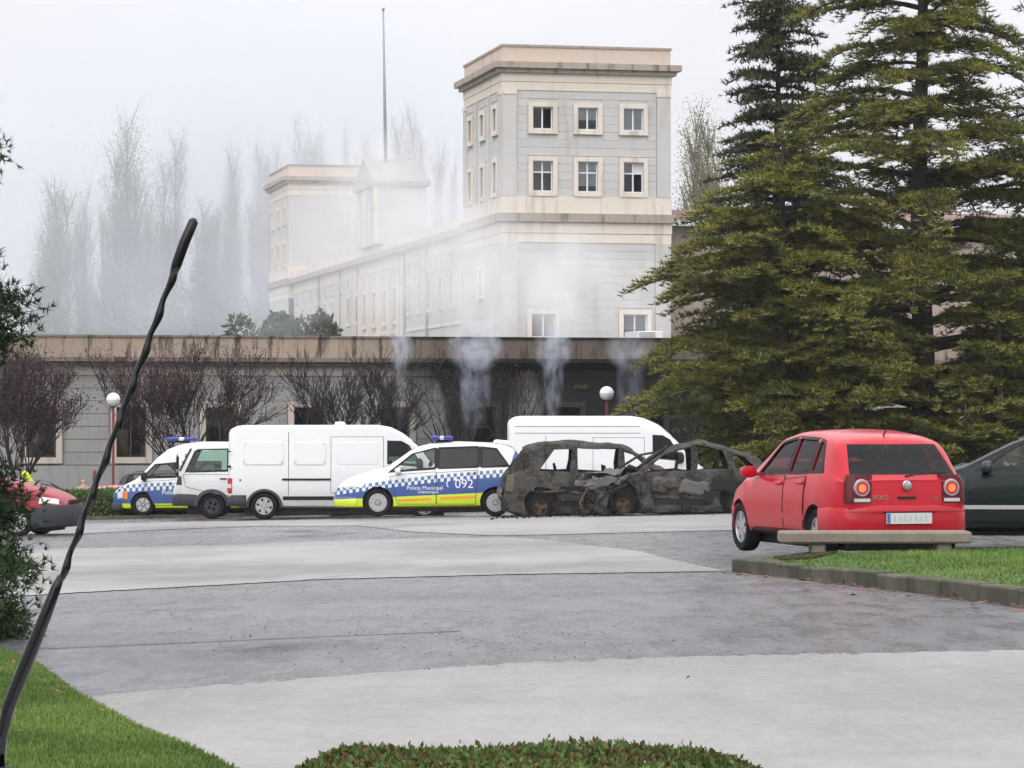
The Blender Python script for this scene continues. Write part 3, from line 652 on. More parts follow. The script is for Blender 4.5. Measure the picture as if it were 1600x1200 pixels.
def conifer(name, loc, H, reach, label, mat, z0=1.2, dz=.33, per=4.6, rise=.16, droop=.28, sub=.95, tl=.17, tw=.045, tuft_step=.12, flat=.35, per_tuft=4, trunk=.28, seed=1, az=None, bark=None, group=None, subgap=.24, cut=None, qmin=.16, vz=.12, thin=1.0):
    """layered conifer: trunk, limbs in whorls, side branchlets, needle tufts"""
    r = np.random.default_rng(seed); root = empty(name, loc, 0, label, 'tree', group)
    S0, S1, R0, R1 = [], [], [], []; TP, TD, TT = [], [], []
    z = z0
    while z < H - .15:
        for _ in range(int(per + r.random())):
            a = r.uniform(0, 2*np.pi) if az is None else az(r, z); zz = z + r.uniform(-.5, .5)*dz
            if cut is not None and cut(a, zz): continue
            L = reach(zz, a) * r.uniform(.72, 1.08)
            if L < .12: continue
            n = max(3, int(L/.45)); s = np.linspace(0, 1, n+1)
            dirv = np.array([np.cos(a), np.sin(a)]); side = np.array([-dirv[1], dirv[0]]); wob = r.normal()*.1
            ri = rise*r.uniform(.6, 1.5); dr = droop*r.uniform(.6, 1.4)
            P = np.stack([dirv[0]*L*s + side[0]*wob*L*s*s, dirv[1]*L*s + side[1]*wob*L*s*s, zz + L*(ri*s - dr*s*s*s) + .05*L*np.sin(s*7 + r.random()*6)*.3], 1)
            rad = thin*trunk*.28*(1-.85*s)*(L/ max(2.0, reach(z0+1, a)))**.6 + .006
            S0.append(P[:-1]); S1.append(P[1:]); R0.append(rad[:-1]); R1.append(rad[1:])
            # branchlets
            m_ = max(3, int(L/subgap)); ss = np.linspace(qmin, 1, m_) + r.normal(size=m_)*.01
            for q in ss:
                if q > 1: q = 1
                base = np.array([np.interp(q, s, P[:, i]) for i in range(3)]); bl = sub*(.35 + .65*min(1, L/4))*(1.06 - q)**.55*r.uniform(.55, 1.15) + .12
                for sg in ((-1, 1) if q < .97 else (0,)):
                    ang = r.uniform(.55, 1.15)*sg; dv = np.array([*(dirv*np.cos(ang) + side*np.sin(ang)), r.normal()*vz + .03])
                    k = max(2, int(bl/tuft_step)); t = np.linspace(.1, 1, k)[:, None]
                    tp = base + dv*bl*t + np.c_[r.normal(size=(k, 2))*.03, -droop*.6*bl*t[:, 0]**2 + r.normal(size=k)*.025]
                    S0.append(base[None]); S1.append((base + dv*bl + np.array([0, 0, -droop*.6*bl]))[None]); R0.append(np.array([.012*thin])); R1.append(np.array([.004*thin]))
                    TP.append(np.repeat(tp, per_tuft, 0)); kk = k*per_tuft
                    td = np.tile(dv, (kk, 1))*r.uniform(.2, 1.0, (kk, 1)) + r.normal(size=(kk, 3))*np.array([.65, .65, flat]) + np.array([0, 0, .22])
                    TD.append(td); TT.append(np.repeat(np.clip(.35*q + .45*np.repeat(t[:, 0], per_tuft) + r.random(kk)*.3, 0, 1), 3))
        z += dz*r.uniform(.75, 1.25)
    TP = np.concatenate(TP); TD = np.concatenate(TD); n = len(TP)
    V, Q = needles(TP, TD, tl*r.uniform(.6, 1.3, n), tw*r.uniform(.7, 1.3, n), np.array([[0, 0, 1.]]) + r.normal(size=(n, 3))*.6)
    np_mesh('crown', V, Q, mat, root, col=np.concatenate(TT))
    V, Q = tubes_np(np.concatenate(S0), np.concatenate(S1), np.concatenate(R0), np.concatenate(R1), 3); np_mesh('limbs', V, Q, bark or m_bark, root)
    k = 14; zt = np.linspace(-.3, H, k); MB().tube([(math.sin(q*.5)*.05*trunk*3, math.cos(q*.7)*.05*trunk*3, q) for q in zt], [trunk*(1-.93*max(0, q)/H) + .02 for q in zt], 10).build('trunk', bark or m_bark, root, True)
    return root
def cedar_reach(R_, H_, low=.9):
    return lambda z, a: R_*max(0, 1 - (z/H_)**1.25)*(low + (1-low)*min(1, z/3)) * (1 + .1*math.sin(3*a + z))
def at_ground(u, d): x = ux(u, d); return (x, d, gzf(x, d) - .05)
# the big cedar: trunk at photo column 1440
cl = at_ground(1440, 93)
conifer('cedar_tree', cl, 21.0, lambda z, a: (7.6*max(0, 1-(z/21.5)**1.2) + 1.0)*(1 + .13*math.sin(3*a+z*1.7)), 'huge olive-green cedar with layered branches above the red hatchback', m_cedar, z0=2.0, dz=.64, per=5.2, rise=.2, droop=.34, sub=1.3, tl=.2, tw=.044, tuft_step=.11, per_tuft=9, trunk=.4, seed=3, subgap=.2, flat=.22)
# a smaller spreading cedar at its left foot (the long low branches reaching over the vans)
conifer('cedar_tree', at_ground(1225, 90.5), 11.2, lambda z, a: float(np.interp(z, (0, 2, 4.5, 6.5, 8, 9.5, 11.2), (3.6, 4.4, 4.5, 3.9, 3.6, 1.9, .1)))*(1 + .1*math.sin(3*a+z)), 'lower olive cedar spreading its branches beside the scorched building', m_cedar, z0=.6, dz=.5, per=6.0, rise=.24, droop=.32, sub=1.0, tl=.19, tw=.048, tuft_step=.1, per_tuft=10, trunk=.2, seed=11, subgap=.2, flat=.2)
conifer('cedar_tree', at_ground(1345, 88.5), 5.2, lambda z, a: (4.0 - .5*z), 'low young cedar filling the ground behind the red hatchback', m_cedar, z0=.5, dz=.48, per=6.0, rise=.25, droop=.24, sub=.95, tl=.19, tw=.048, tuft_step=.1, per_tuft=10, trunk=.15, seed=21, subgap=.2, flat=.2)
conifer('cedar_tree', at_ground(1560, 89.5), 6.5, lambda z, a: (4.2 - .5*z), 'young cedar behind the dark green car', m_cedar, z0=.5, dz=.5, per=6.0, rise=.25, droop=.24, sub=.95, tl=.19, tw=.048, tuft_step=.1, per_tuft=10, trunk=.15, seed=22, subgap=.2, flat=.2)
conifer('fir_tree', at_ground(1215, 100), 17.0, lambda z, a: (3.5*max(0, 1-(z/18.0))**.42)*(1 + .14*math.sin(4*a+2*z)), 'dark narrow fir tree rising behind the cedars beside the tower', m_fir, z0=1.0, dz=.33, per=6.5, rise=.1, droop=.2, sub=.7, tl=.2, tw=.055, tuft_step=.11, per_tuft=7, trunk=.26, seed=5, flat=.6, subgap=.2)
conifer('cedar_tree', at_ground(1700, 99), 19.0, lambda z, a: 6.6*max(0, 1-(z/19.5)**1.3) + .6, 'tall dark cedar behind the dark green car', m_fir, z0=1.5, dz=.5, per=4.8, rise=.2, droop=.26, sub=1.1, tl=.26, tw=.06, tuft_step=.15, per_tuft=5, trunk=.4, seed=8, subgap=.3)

# the near conifer at the left edge
nl = (ux(-420, 20.0), 20.0, gzf(ux(-420, 20.0), 20.0) - .05)
def near_reach(z, a):
    return (float(np.interp(z, (0, .35, .6, .9, 1.1, 1.5, 1.75, 2.05, 2.3, 2.6, 3.0, 3.2, 3.4, 4.0), (1.95, 2.05, 2.1, 1.95, 1.66, 1.62, 1.78, 1.95, 1.75, 1.55, 1.55, 1.78, 1.55, 1.3))) - .1)/1.05
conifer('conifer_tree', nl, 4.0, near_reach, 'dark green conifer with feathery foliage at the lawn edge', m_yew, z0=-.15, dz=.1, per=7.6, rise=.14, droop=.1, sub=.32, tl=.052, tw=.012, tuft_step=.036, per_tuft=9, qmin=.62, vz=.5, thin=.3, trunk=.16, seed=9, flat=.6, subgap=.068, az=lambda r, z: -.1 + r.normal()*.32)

# bare plum trees along the low building
def plum(loc, H, spread, seed, label, leaves, group):
    r = np.random.default_rng(seed); root = empty('plum_tree', loc, 0, label, 'tree', group); S = []; tips = []
    dens = 1.0 if leaves != 300 else .45
    def grow(p, d, L, rad, lev):
        n = 3; 
        for i in range(n):
            d = d + r.normal(size=3)*.1 + np.array([0, 0, .09]); d = d/np.linalg.norm(d); q = p + d*L/n; r1 = rad*(.82 if i < n-1 else .7)
            S.append((p, q, rad, r1)); p = q; rad = r1
            if lev > 0 and i > 0 or lev in (3, 4):
                k = 2 if lev > 1 else 5
                for _ in range(k):
                    if r.random() > dens: continue
                    a = r.uniform(0, 2*np.pi); o = np.array([math.cos(a), math.sin(a), .25]); nd = d*.75 + o*r.uniform(.3, .62)
                    grow(p, nd/np.linalg.norm(nd), L*r.uniform(.55, .85), rad*.62, lev-1) if lev > 0 else None
        if lev <= 1: tips.append((p, d))
    base = np.array([0, 0, 0.]); th = H*.28
    S.append((base - np.array([0, 0, .3]), base + np.array([.03, 0, th]), .14, .11))
    for k in range(6):
        a = k*1.05 + r.uniform(-.3, .3); d = np.array([math.cos(a)*spread, math.sin(a)*spread, 1.0]); grow(np.array([.03, 0, th*r.uniform(.75, 1)]), d/np.linalg.norm(d), H*.42, .065, 3)
    S0, S1, R0, R1 = zip(*S); V, Q = tubes_np(np.array(S0), np.array(S1), np.maximum(R0, .011), np.maximum(R1, .009), 3)
    np_mesh('branches', V, Q, m_bark_dark, root)
    if leaves:
        T = np.array([t[0] for t in tips]); idx = r.integers(0, len(T), leaves); P = T[idx] + r.normal(size=(leaves, 3))*.16
        V, Q = diamonds(P, r.normal(size=(leaves, 3)), r.uniform(.05, .1, leaves), r.uniform(.03, .06, leaves)); np_mesh('leaves', V, Q, m_plum, root, col=np.repeat(r.random(leaves), 4))
    return root
for u, d, H, sp, sd, lv, lab in ((28, 106, 4.9, .85, 2, 9000, 'bare purple-twigged plum tree behind the red car, its trunk dark'), (285, 107, 4.9, .8, 4, 9000, 'bare purple-twigged plum tree behind the white truck cab'),
                                 (560, 108, 4.5, .85, 6, 0, 'leafless blackened plum tree behind the white panel van roof'), (712, 108, 4.7, .5, 8, 300, 'scorched slender plum tree before the blackest stretch of wall'), (806, 108, 4.5, .55, 10, 300, 'scorched brown plum tree behind the second white van')):
    plum(at_ground(u, d), H, sp, sd, lab, lv, 'plum trees along the low building')

# poplars far behind
def poplar_mesh(seed):
    r = np.random.default_rng(seed); H = 30.0; S = []; P = []; S.append(((0, 0, -.5), (0, 0, H*.5), .38, .22)); S.append(((0, 0, H*.5), (.1, 0, H*.9), .22, .03))
    lobes = [(0, 0, 0, 1.0)] + [(r.normal()*.75, r.normal()*.75, 0, r.uniform(.55, .95)) for _ in range(4)]
    for lx, ly, _, f in lobes:
        for _ in range(75):
            z = r.uniform(.06, .97)*H*f; a = r.uniform(0, 2*np.pi); L = (1.5 + 2.6*math.sin(min(1, (z/H/f)*.86 + .06)*math.pi)**.7*.8)*r.uniform(.6, 1.1)
            o = np.array([math.cos(a)*.34, math.sin(a)*.34, 1.0]); o /= np.linalg.norm(o); p = np.array([lx*min(1, z/6), ly*min(1, z/6), z]); q = p + o*L*1.35
            S.append((p, q, .06, .02)); k = int(64*L/2); t = r.uniform(.1, 1.05, (k, 1)); P.append(p + (q-p)*t + r.normal(size=(k, 3))*np.array([.45, .45, .5]))
    P = np.concatenate(P); n = len(P); V, Q = diamonds(P, r.normal(size=(n, 3)) + np.array([0, 0, .4]), r.uniform(.1, .22, n), r.uniform(.06, .13, n))
    S0, S1, R0, R1 = zip(*S); Vt, Qt = tubes_np(np.array(S0, float), np.array(S1, float), np.array(R0), np.array(R1), 4)
    return V, Q, np.repeat(r.random(n), 4), Vt, Qt
pops = []
for sd in range(5):
    V, Q, cc, Vt, Qt = poplar_mesh(40+sd); c0 = np_mesh('crown', V, Q, m_poplar, col=cc); t0 = np_mesh('trunk', Vt, Qt, m_bark_pale)
    pops.append((c0.data, t0.data)); bpy.data.objects.remove(c0); bpy.data.objects.remove(t0)
plist = [(85, 292, 300, 1.0), (60, 420, 290, .8), (132, 315, 310, .55), (160, 330, 320, .5), (198, 196, 310, 1.15), (232, 330, 300, .6), (273, 218, 320, 1.0), (318, 330, 310, .8), (338, 325, 300, .8), (364, 242, 320, .7), (406, 238, 315, .7), (432, 238, 322, .6),
         (468, 212, 330, .8), (492, 210, 332, .8), (540, 216, 340, .35), (570, 226, 335, .7), (626, 202, 320, .8), (645, 196, 325, .6), (686, 240, 300, .55), (708, 268, 300, .4), (1090, 178, 225, .72), (1118, 225, 235, .7)]
places = ['outermost beyond the low parapet', 'short one beside the outermost', 'thin one in the hazy row', 'slim one next to the tallest', 'tallest of the hazy row', 'short one between the two tallest', 'second tallest in the hazy row', 'low one behind the dark conifer', 'low bushy one near the far tower', 'slender one beside the far tower', 'at the side of the far tower', 'just topping the far tower edge', 'broad one over the far tower', 'second broad one over the far tower', 'needle-thin one over the far tower', 'behind the gabled pavilion', 'broad one beside the flag pole', 'tall thin one near the flag pole', 'narrow dark one over the wing', 'thinnest one beside the near tower', 'yellowish one between near tower and fir', 'second yellowish one by the fir']
for i, (u, v, d, wd) in enumerate(plist):
    if d > 280: d += 60; wd *= 1.15
    x = ux(u, d); zt = CZ + (HV - v)/F*d; sc = (zt + 1.8)/30.0
    root = empty('poplar_tree', (x, d, -1.8), rng.uniform(0, 6.28), 'leaf-thin columnar poplar, ' + places[i], 'tree', 'poplars standing behind the buildings')
    sxy = wd*1.05
    for nm, me in zip(('crown', 'trunk'), pops[i % 5]):
        o = bpy.data.objects.new(nm, me); link(o, root); o.scale = (sxy, sxy, sc)

# rounded trees and shrubs
def round_tree(name, loc, H, Rr, n, label, mat, seed, lobes=9, leaf=.3, cat='tree'):
    r = np.random.default_rng(seed); root = empty(name, loc, 0, label, cat); P = []; S = [((0, 0, -.3), (0, 0, H*.55), .16, .09)]
    for _ in range(lobes):
        c = np.array([r.normal()*Rr*.5, r.normal()*Rr*.5, H*r.uniform(.4, .85)]); k = n//lobes; dv = unit(r.normal(size=(k, 3)))*r.uniform(.55, 1.05, (k, 1))**.5
        P.append(c + dv*np.array([Rr*.42, Rr*.42, H*.17])*r.uniform(.8, 1.2)); S.append(((0, 0, H*.3), tuple(c), .07, .02))
    P = np.concatenate(P); m_ = len(P); V, Q = diamonds(P, r.normal(size=(m_, 3)) + np.array([0, 0, .5]), leaf*r.uniform(.6, 1.3, m_), leaf*.55*r.uniform(.6, 1.3, m_))
    np_mesh('crown', V, Q, mat, root, col=np.repeat(r.random(m_), 4)); S0, S1, R0, R1 = zip(*S)
    Vt, Qt = tubes_np(np.array(S0, float), np.array(S1, float), np.array(R0), np.array(R1), 5); np_mesh('trunk', Vt, Qt, m_bark, root); return root
round_tree('evergreen_tree', at_ground(455, 150), 9.9, 1.9, 9000, 'dark bushy evergreen rising behind the low parapet before the wing', m_shrub, 31, 12)
round_tree('evergreen_tree', at_ground(408, 152), 8.9, 1.8, 6000, 'smaller evergreen beside the bushy one behind the low parapet', m_shrub, 32, 10)
round_tree('deciduous_tree', at_ground(352, 345), 18.0, 7.0, 6000, 'hazy rounded tree below the poplars near the far tower', m_shrub, 33, 12, .5)
round_tree('deciduous_tree', at_ground(230, 350), 15.0, 8.0, 6000, 'hazy low tree below the tallest poplar', m_shrub, 34, 12, .5)
round_tree('deciduous_tree', at_ground(120, 350), 13.0, 7.0, 5000, 'hazy low tree below the outermost poplars', m_shrub, 35, 12, .5)
conifer('pine_tree', at_ground(310, 342), 21.0, lambda z, a: 5.0*max(0, 1-(z/21.5)**1.2), 'hazy conifer below the poplars', m_fir, z0=2, dz=.6, per=5, tl=.5, tw=.2, tuft_step=.4, per_tuft=2, seed=36, subgap=.6)

# clipped hedges
def hedge(name, x0, x1, y0, y1, zf, h, n, leaf, label, mats, seed, rounded=.12, bump=.03, mixred=0.0):
    r = np.random.default_rng(seed); root = empty(name, ((x0+x1)/2, (y0+y1)/2, float(zf((x0+x1)/2, (y0+y1)/2))), 0, label, 'hedge')
    P = np.c_[r.uniform(x0, x1, n), r.uniform(y0, y1, n)]
    ex_ = np.minimum(np.minimum(P[:, 0]-x0, x1-P[:, 0]), np.minimum(P[:, 1]-y0, y1-P[:, 1])); top = h - rounded*np.clip(1-ex_/(rounded*1.5), 0, 1)**2
    lump = bump*np.sin(P[:, 0]*7.1 + 1)*np.sin(P[:, 1]*6.3) + bump*.8*np.sin(P[:, 0]*2.7)
    u = r.random(n); zz = np.where(u < .55, top + lump - r.exponential(.025, n), top*r.random(n)*np.where(ex_ < .15, 1, .97))
    side = r.random(n) < .35; y = np.where(side & (u >= .55), y0 + np.abs(r.normal(size=n))*.05, P[:, 1])
    xx = P[:, 0]; W3 = np.c_[xx, y, zf(xx, y) + zz]
    V, Q = diamonds(W3, r.normal(size=(n, 3)) + np.array([0, -.2, .7]), leaf*r.uniform(.6, 1.3, n), leaf*.6*r.uniform(.7, 1.3, n))
    o = np.array(root.location); k = int(n*mixred)
    np_mesh('foliage', V[4*k:] - o, Q[:n-k], mats[0], root, col=np.repeat(r.random(n-k), 4))
    if k: np_mesh('reddish_foliage', V[:4*k] - o, Q[:k], mats[1], root, col=np.repeat(r.random(k), 4))
    c = MB(); N = 12
    for i in range(N):
        a, b = x0+.06+(x1-x0-.12)*i/N, x0+.06+(x1-x0-.12)*(i+1)/N; zz0 = float(zf((a+b)/2, (y0+y1)/2)); c.box((a-o[0], y0+.1-o[1], zz0-.1-o[2]), (b-o[0], y1-.1-o[1], zz0+h*.72-o[2]))
    c.build('inner_branches', m_bark_dark, root); return root
hedge('clipped_hedge', -16.0, 4.0, 87.4, 88.6, gz, .78, 22000, .12, 'trimmed green hedge beyond the police van', [m_hedge], 51, .15, .02)
# foreground hedge
hz = lambda x, y: np.asarray(x)*0 + .50
r_ = np.random.default_rng(52); fh = empty('clipped_hedge', (0, 7.4, .45), 0, 'low rounded leafy hedge at the edge of the pale paving', 'hedge')
def fh_top(x, y):
    rr = np.sqrt((np.clip(np.abs(x-.05)-.36, 0, None)/.34)**2 + (np.clip(np.abs(y-7.35)-.45, 0, None)/.3)**2); return .315*np.sqrt(np.clip(1-rr**2.4, 0, 1)) + .01*np.sin(x*9)*np.cos(y*8)
n = 46000; P = np.c_[r_.uniform(-.75, .78, n), r_.uniform(6.55, 8.2, n)]; t = fh_top(P[:, 0], P[:, 1]); keep = t > .02; P, t = P[keep], t[keep]; n = len(P)
dep = np.where(r_.random(n) < .7, r_.exponential(.012, n), r_.random(n)*t); Wp = np.c_[P[:, 0], P[:, 1]-7.4, .05 + t - dep + (r_.random(n) < .012)*r_.random(n)*.02]
V, Q = diamonds(Wp, r_.normal(size=(n, 3)) + np.array([0, -.1, .9]), r_.uniform(.012, .026, n), r_.uniform(.008, .015, n)); k = int(n*.3)
np_mesh('foliage', V[4*k:], Q[:n-k], m_hedge, fh, col=np.repeat(r_.random(n-k), 4)); np_mesh('reddish_foliage', V[:4*k], Q[:k], m_hedge_red, fh, col=np.repeat(r_.random(k), 4))
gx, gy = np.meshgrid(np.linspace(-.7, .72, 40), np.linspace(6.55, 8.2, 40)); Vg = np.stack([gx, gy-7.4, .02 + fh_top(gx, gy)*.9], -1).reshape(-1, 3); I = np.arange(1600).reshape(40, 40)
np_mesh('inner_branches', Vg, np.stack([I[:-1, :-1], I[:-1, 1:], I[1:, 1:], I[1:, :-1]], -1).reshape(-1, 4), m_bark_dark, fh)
# ------------------------------------------------------------------ vehicles
m_tyre = simple('tyre_rubber', (.012, .012, .0125), .9, var=.25, scale=8, spec=.2)
m_rim = simple('wheel_silver', (.42, .42, .43), .38, .6, var=.1)
m_rim_dark = simple('wheel_back', (.02, .02, .02), .8)
m_rubber = simple('black_trim', (.014, .014, .015), .6, var=.15, spec=.25)
m_plastic = simple('grey_bumper_plastic', (.04, .043, .05), .65, var=.15, spec=.3)
m_seat = simple('seat_cloth', (.012, .012, .013), .9, spec=.2)
m_chrome = simple('chrome', (.7, .7, .7), .15, 1.0, var=.03)
m_glass = glass('car_glass', (.82, .86, .84), .03, .45); m_glass_green = glass('green_car_glass', (.5, .66, .58)); m_glass_dark = glass('tinted_car_glass', (.16, .17, .175))
m_lens = simple('headlamp_lens', (.62, .63, .63), .12, .2, .8, var=.08, scale=20)
m_red_lens = simple('red_lens', (.45, .02, .025), .15, 0, .8, var=.1); m_amber = simple('amber_lens', (.75, .2, .01), .2, 0, .6); m_smoke_lens = simple('smoked_lens', (.09, .006, .01), .3, 0, 0, spec=.2)
m_brake = emit('lit_brake_lamp', (1, .1, .04), 2.6); m_blue_lens = simple('blue_beacon', (.02, .03, .3), .15, 0, .8, var=.1)
m_seam = simple('door_gap', (.012, .012, .012), .8)
m_plate_w = simple('plate_white', (.55, .56, .53), .5, var=.04); m_plate_b = simple('plate_blue', (.06, .13, .42), .5); m_plate_t = simple('plate_grey_marks', (.44, .45, .43), .6)
m_white_text = simple('white_lettering', (.75, .77, .8), .5, var=.02)

def smooth_prof(pts, xs_, sig=.05):
    x, z = zip(*pts); fx = np.arange(xs_[0]-.5, xs_[-1]+.5, .01); f = np.interp(fx, x, z); k = np.exp(-.5*(np.arange(-30, 31)*.01/sig)**2); k /= k.sum()
    f = np.convolve(np.pad(f, 30, mode='edge'), k, 'valid'); return np.interp(xs_, fx, f)
class Car:
    def __init__(s, L, top, bot, belt, plan, tumble=.27, crown=.06, sig=.05, step=.07, dent=None, shoulder=.965):
        s.L = L; s.xs = np.unique(np.r_[np.linspace(0, L, int(L/step)+1), [.015, .04, L-.015, L-.04]])
        s.fx = np.arange(-.2, L+.2, .01)
        s.T = smooth_prof(top, s.fx, sig); s.B = smooth_prof(bot, s.fx, .03); s.E = smooth_prof(belt, s.fx, .08); s.W = smooth_prof(plan, s.fx, .04)
        s.tum = tumble; s.crown = crown; s.dent = dent; s.sh = shoulder
    def sec(s, x):
        x = min(max(x, 0), s.L); zt, zb, be, w = (float(np.interp(x, s.fx, a)) for a in (s.T, s.B, s.E, s.W))
        be = min(be, zt - .035); h = zt - be; c = min(s.crown, h*.55); hb = be - zb
        yb = w*s.sh; yr = yb - s.tum*max(0, h - .03) - .03
        P = [(0, zb), (w*.82, zb), (w*.95, zb + hb*.06), (w*.985, zb + hb*.2), (w*.998, zb + hb*.42), (w, zb + hb*.6), (w*.992, zb + hb*.78), (yb, be)]
        for t in (.18, .4, .62, .82, 1.0): P.append((yb - .012 + (yr - yb + .012)*t**1.15, be + (zt - c - be)*t))
        P += [(yr - .035, zt - c*.62), (yr*.88 - .03, zt - c*.36), (yr*.62, zt - c*.13), (yr*.3, zt - c*.03), (0, zt)]
        return P
    def ys(s, x, z):
        P = s.sec(x)[1:14]; return float(np.interp(z, [p[1] for p in P], [p[0] for p in P]))
    def ztop(s, x, y):
        P = s.sec(x)[7:]; return float(np.interp(abs(y), [p[0] for p in P][::-1], [p[1] for p in P][::-1]))
    def shell(s, name='body'):
        mb = MB(); rings = []; n = len(s.sec(0)); m = 2*n - 2
        def ringpts(x, k=1.0, kz=1.0):
            P = s.sec(x); zc = (P[0][1] + P[-1][1])/2
            return [(y*k, zc + (z-zc)*kz) for y, z in P]
        st = [(-.03, 0, .88, .93)] + [(x, x, 1, 1) for x in s.xs] + [(s.L+.03, s.L, .86, .9)]
        for xo, x, k, kz in st:
            P = ringpts(x, k, kz); full = [(y, z) for y, z in P] + [(-y, z) for y, z in P[-2:0:-1]]
            rings.append([(xo, y, z) for y, z in full])
        V = [p for r in rings for p in r]; Fc = [(i*m+j, i*m+(j+1) % m, (i+1)*m+(j+1) % m, (i+1)*m+j) for i in range(len(rings)-1) for j in range(m)]
        Fc += [tuple(range(m))[::-1], tuple((len(rings)-1)*m + j for j in range(m))]
        mb.add(V, Fc); return mb.mesh(name)
    def cabin(s, x0, x1, zf, t=.055):
        mb = MB(); st = np.linspace(x0, x1, int((x1-x0)/.09)+2); rings = []
        for x in st:
            P = s.sec(x); zt = P[-1][1] - t; be = max(P[7][1], zf + .02); c = .03
            yb = P[7][0] - t; yr = P[12][0] - t
            zr = max(P[12][1] - t*.6, be + .01); zt = max(zt, zr + .015)
            H = [(0, zf), (yb*.6, zf), (yb, zf), (yb, be), ((yb*.55+yr*.45), be+(zr-be)*.5), (yr, zr), (yr*.6, zt - .01), (0, zt)]
            full = H + [(-y, z) for y, z in H[-2:0:-1]]; rings.append([(x, y, z) for y, z in full])
        m = len(rings[0]); V = [p for r in rings for p in r]; Fc = [(i*m+j, i*m+(j+1) % m, (i+1)*m+(j+1) % m, (i+1)*m+j) for i in range(len(rings)-1) for j in range(m)]
        Fc += [tuple(range(m))[::-1], tuple((len(rings)-1)*m + j for j in range(m))]; mb.add(V, Fc); return mb.mesh('cabin')
def boolean(me, cutters, self_=False):
    tmp = bpy.data.objects.new('tmp', me); C.objects.link(tmp); cs = []
    for c in cutters:
        o = bpy.data.objects.new('cut', c); C.objects.link(o); cs.append(o)
        md = tmp.modifiers.new('b', 'BOOLEAN'); md.operation = 'DIFFERENCE'; md.solver = 'EXACT'; md.object = o; md.use_self = self_; md.material_mode = 'TRANSFER'
    dg = bpy.context.evaluated_depsgraph_get(); out = bpy.data.meshes.new_from_object(tmp.evaluated_get(dg))
    for o in cs + [tmp]:
        d = o.data; bpy.data.objects.remove(o); bpy.data.meshes.remove(d)
    return out
def slices(poly, n):
    """horizontal slices of a convex polygon (x, z)"""
    zs = [p[1] for p in poly]; out = []
    for z in np.linspace(min(zs), max(zs), n):
        z_ = min(max(z, min(zs) + 1e-5), max(zs) - 1e-5); xs_ = []
        for (x0, z0), (x1, z1) in zip(poly, poly[1:] + poly[:1]):
            if (z0 - z_)*(z1 - z_) <= 0 and z0 != z1: xs_.append(x0 + (x1-x0)*(z_-z0)/(z1-z0))
        out.append((z, min(xs_), max(xs_)))
    return out
def side_patch(car, poly, off, side, nz=9, nx=9, th=0.0):
    mb = MB(); V = []
    for z, a, b in slices(poly, nz):
        for x in np.linspace(a, b, nx):
            p = (x, side*(car.ys(x, z) + off), z); V.append(car.dent(*p) if car.dent else p)
    mb.add(V, [(i*nx+j, i*nx+j+1, (i+1)*nx+j+1, (i+1)*nx+j) if side < 0 else (i*nx+j, (i+1)*nx+j, (i+1)*nx+j+1, i*nx+j+1) for i in range(nz-1) for j in range(nx-1)])
    return mb
def grow(poly, d):
    c = np.mean(poly, 0); out = []; P = [np.array(p) for p in poly]; n = len(P)
    area = sum(P[i][0]*P[(i+1) % n][1] - P[(i+1) % n][0]*P[i][1] for i in range(n)); sg = 1 if area > 0 else -1
    for i in range(n):
        e1 = P[i]-P[i-1]; e2 = P[(i+1) % n]-P[i]; n1 = np.array([e1[1], -e1[0]])/np.linalg.norm(e1)*sg; n2 = np.array([e2[1], -e2[0]])/np.linalg.norm(e2)*sg
        b = (n1+n2); b /= np.linalg.norm(b); out.append(tuple(P[i] + b*d/max(.4, float(b@n1))))
    return out
def seal_ring(car, poly, side, w0, w1, off):
    mb = MB(); O, I = grow(poly, w0), grow(poly, -w1); n = len(poly); V = []; k = 6
    for i in range(n):
        for j in range(k):
            t = j/k
            for Q_ in (O, I):
                a, b = np.array(Q_[i]), np.array(Q_[(i+1) % n]); p = a*(1-t) + b*t; V.append((p[0], side*(car.ys(p[0], p[1]) + off), p[1]))
    m = n*k; mb.add(V, [(2*i, 2*((i+1) % m), 2*((i+1) % m)+1, 2*i+1) for i in range(m)]); return mb
def front_glass(car, poly, x0, x1, off, ny=11, nz=9):
    """glass patch for a windscreen / tailgate: poly is (y, z) of the half outline: [(y_bottom, z_bottom), (y_top, z_top)]"""
    (yb, zb), (yt, zt) = poly; V = []; fx = np.linspace(x0, x1, 60)
    for z in np.linspace(zb, zt, nz):
        hw = yb + (yt-yb)*(z-zb)/(zt-zb)
        for y in np.linspace(-hw, hw, ny):
            zz = np.array([car.ztop(x, y) for x in fx]); sgn = 1 if zz[-1] > zz[0] else -1
            x = float(np.interp(z, zz[::sgn], fx[::sgn])); V.append((x + off*sgn*-1, y, z))
    mb = MB(); mb.add(V, [(i*ny+j, i*ny+j+1, (i+1)*ny+j+1, (i+1)*ny+j) for i in range(nz-1) for j in range(ny-1)]); return mb
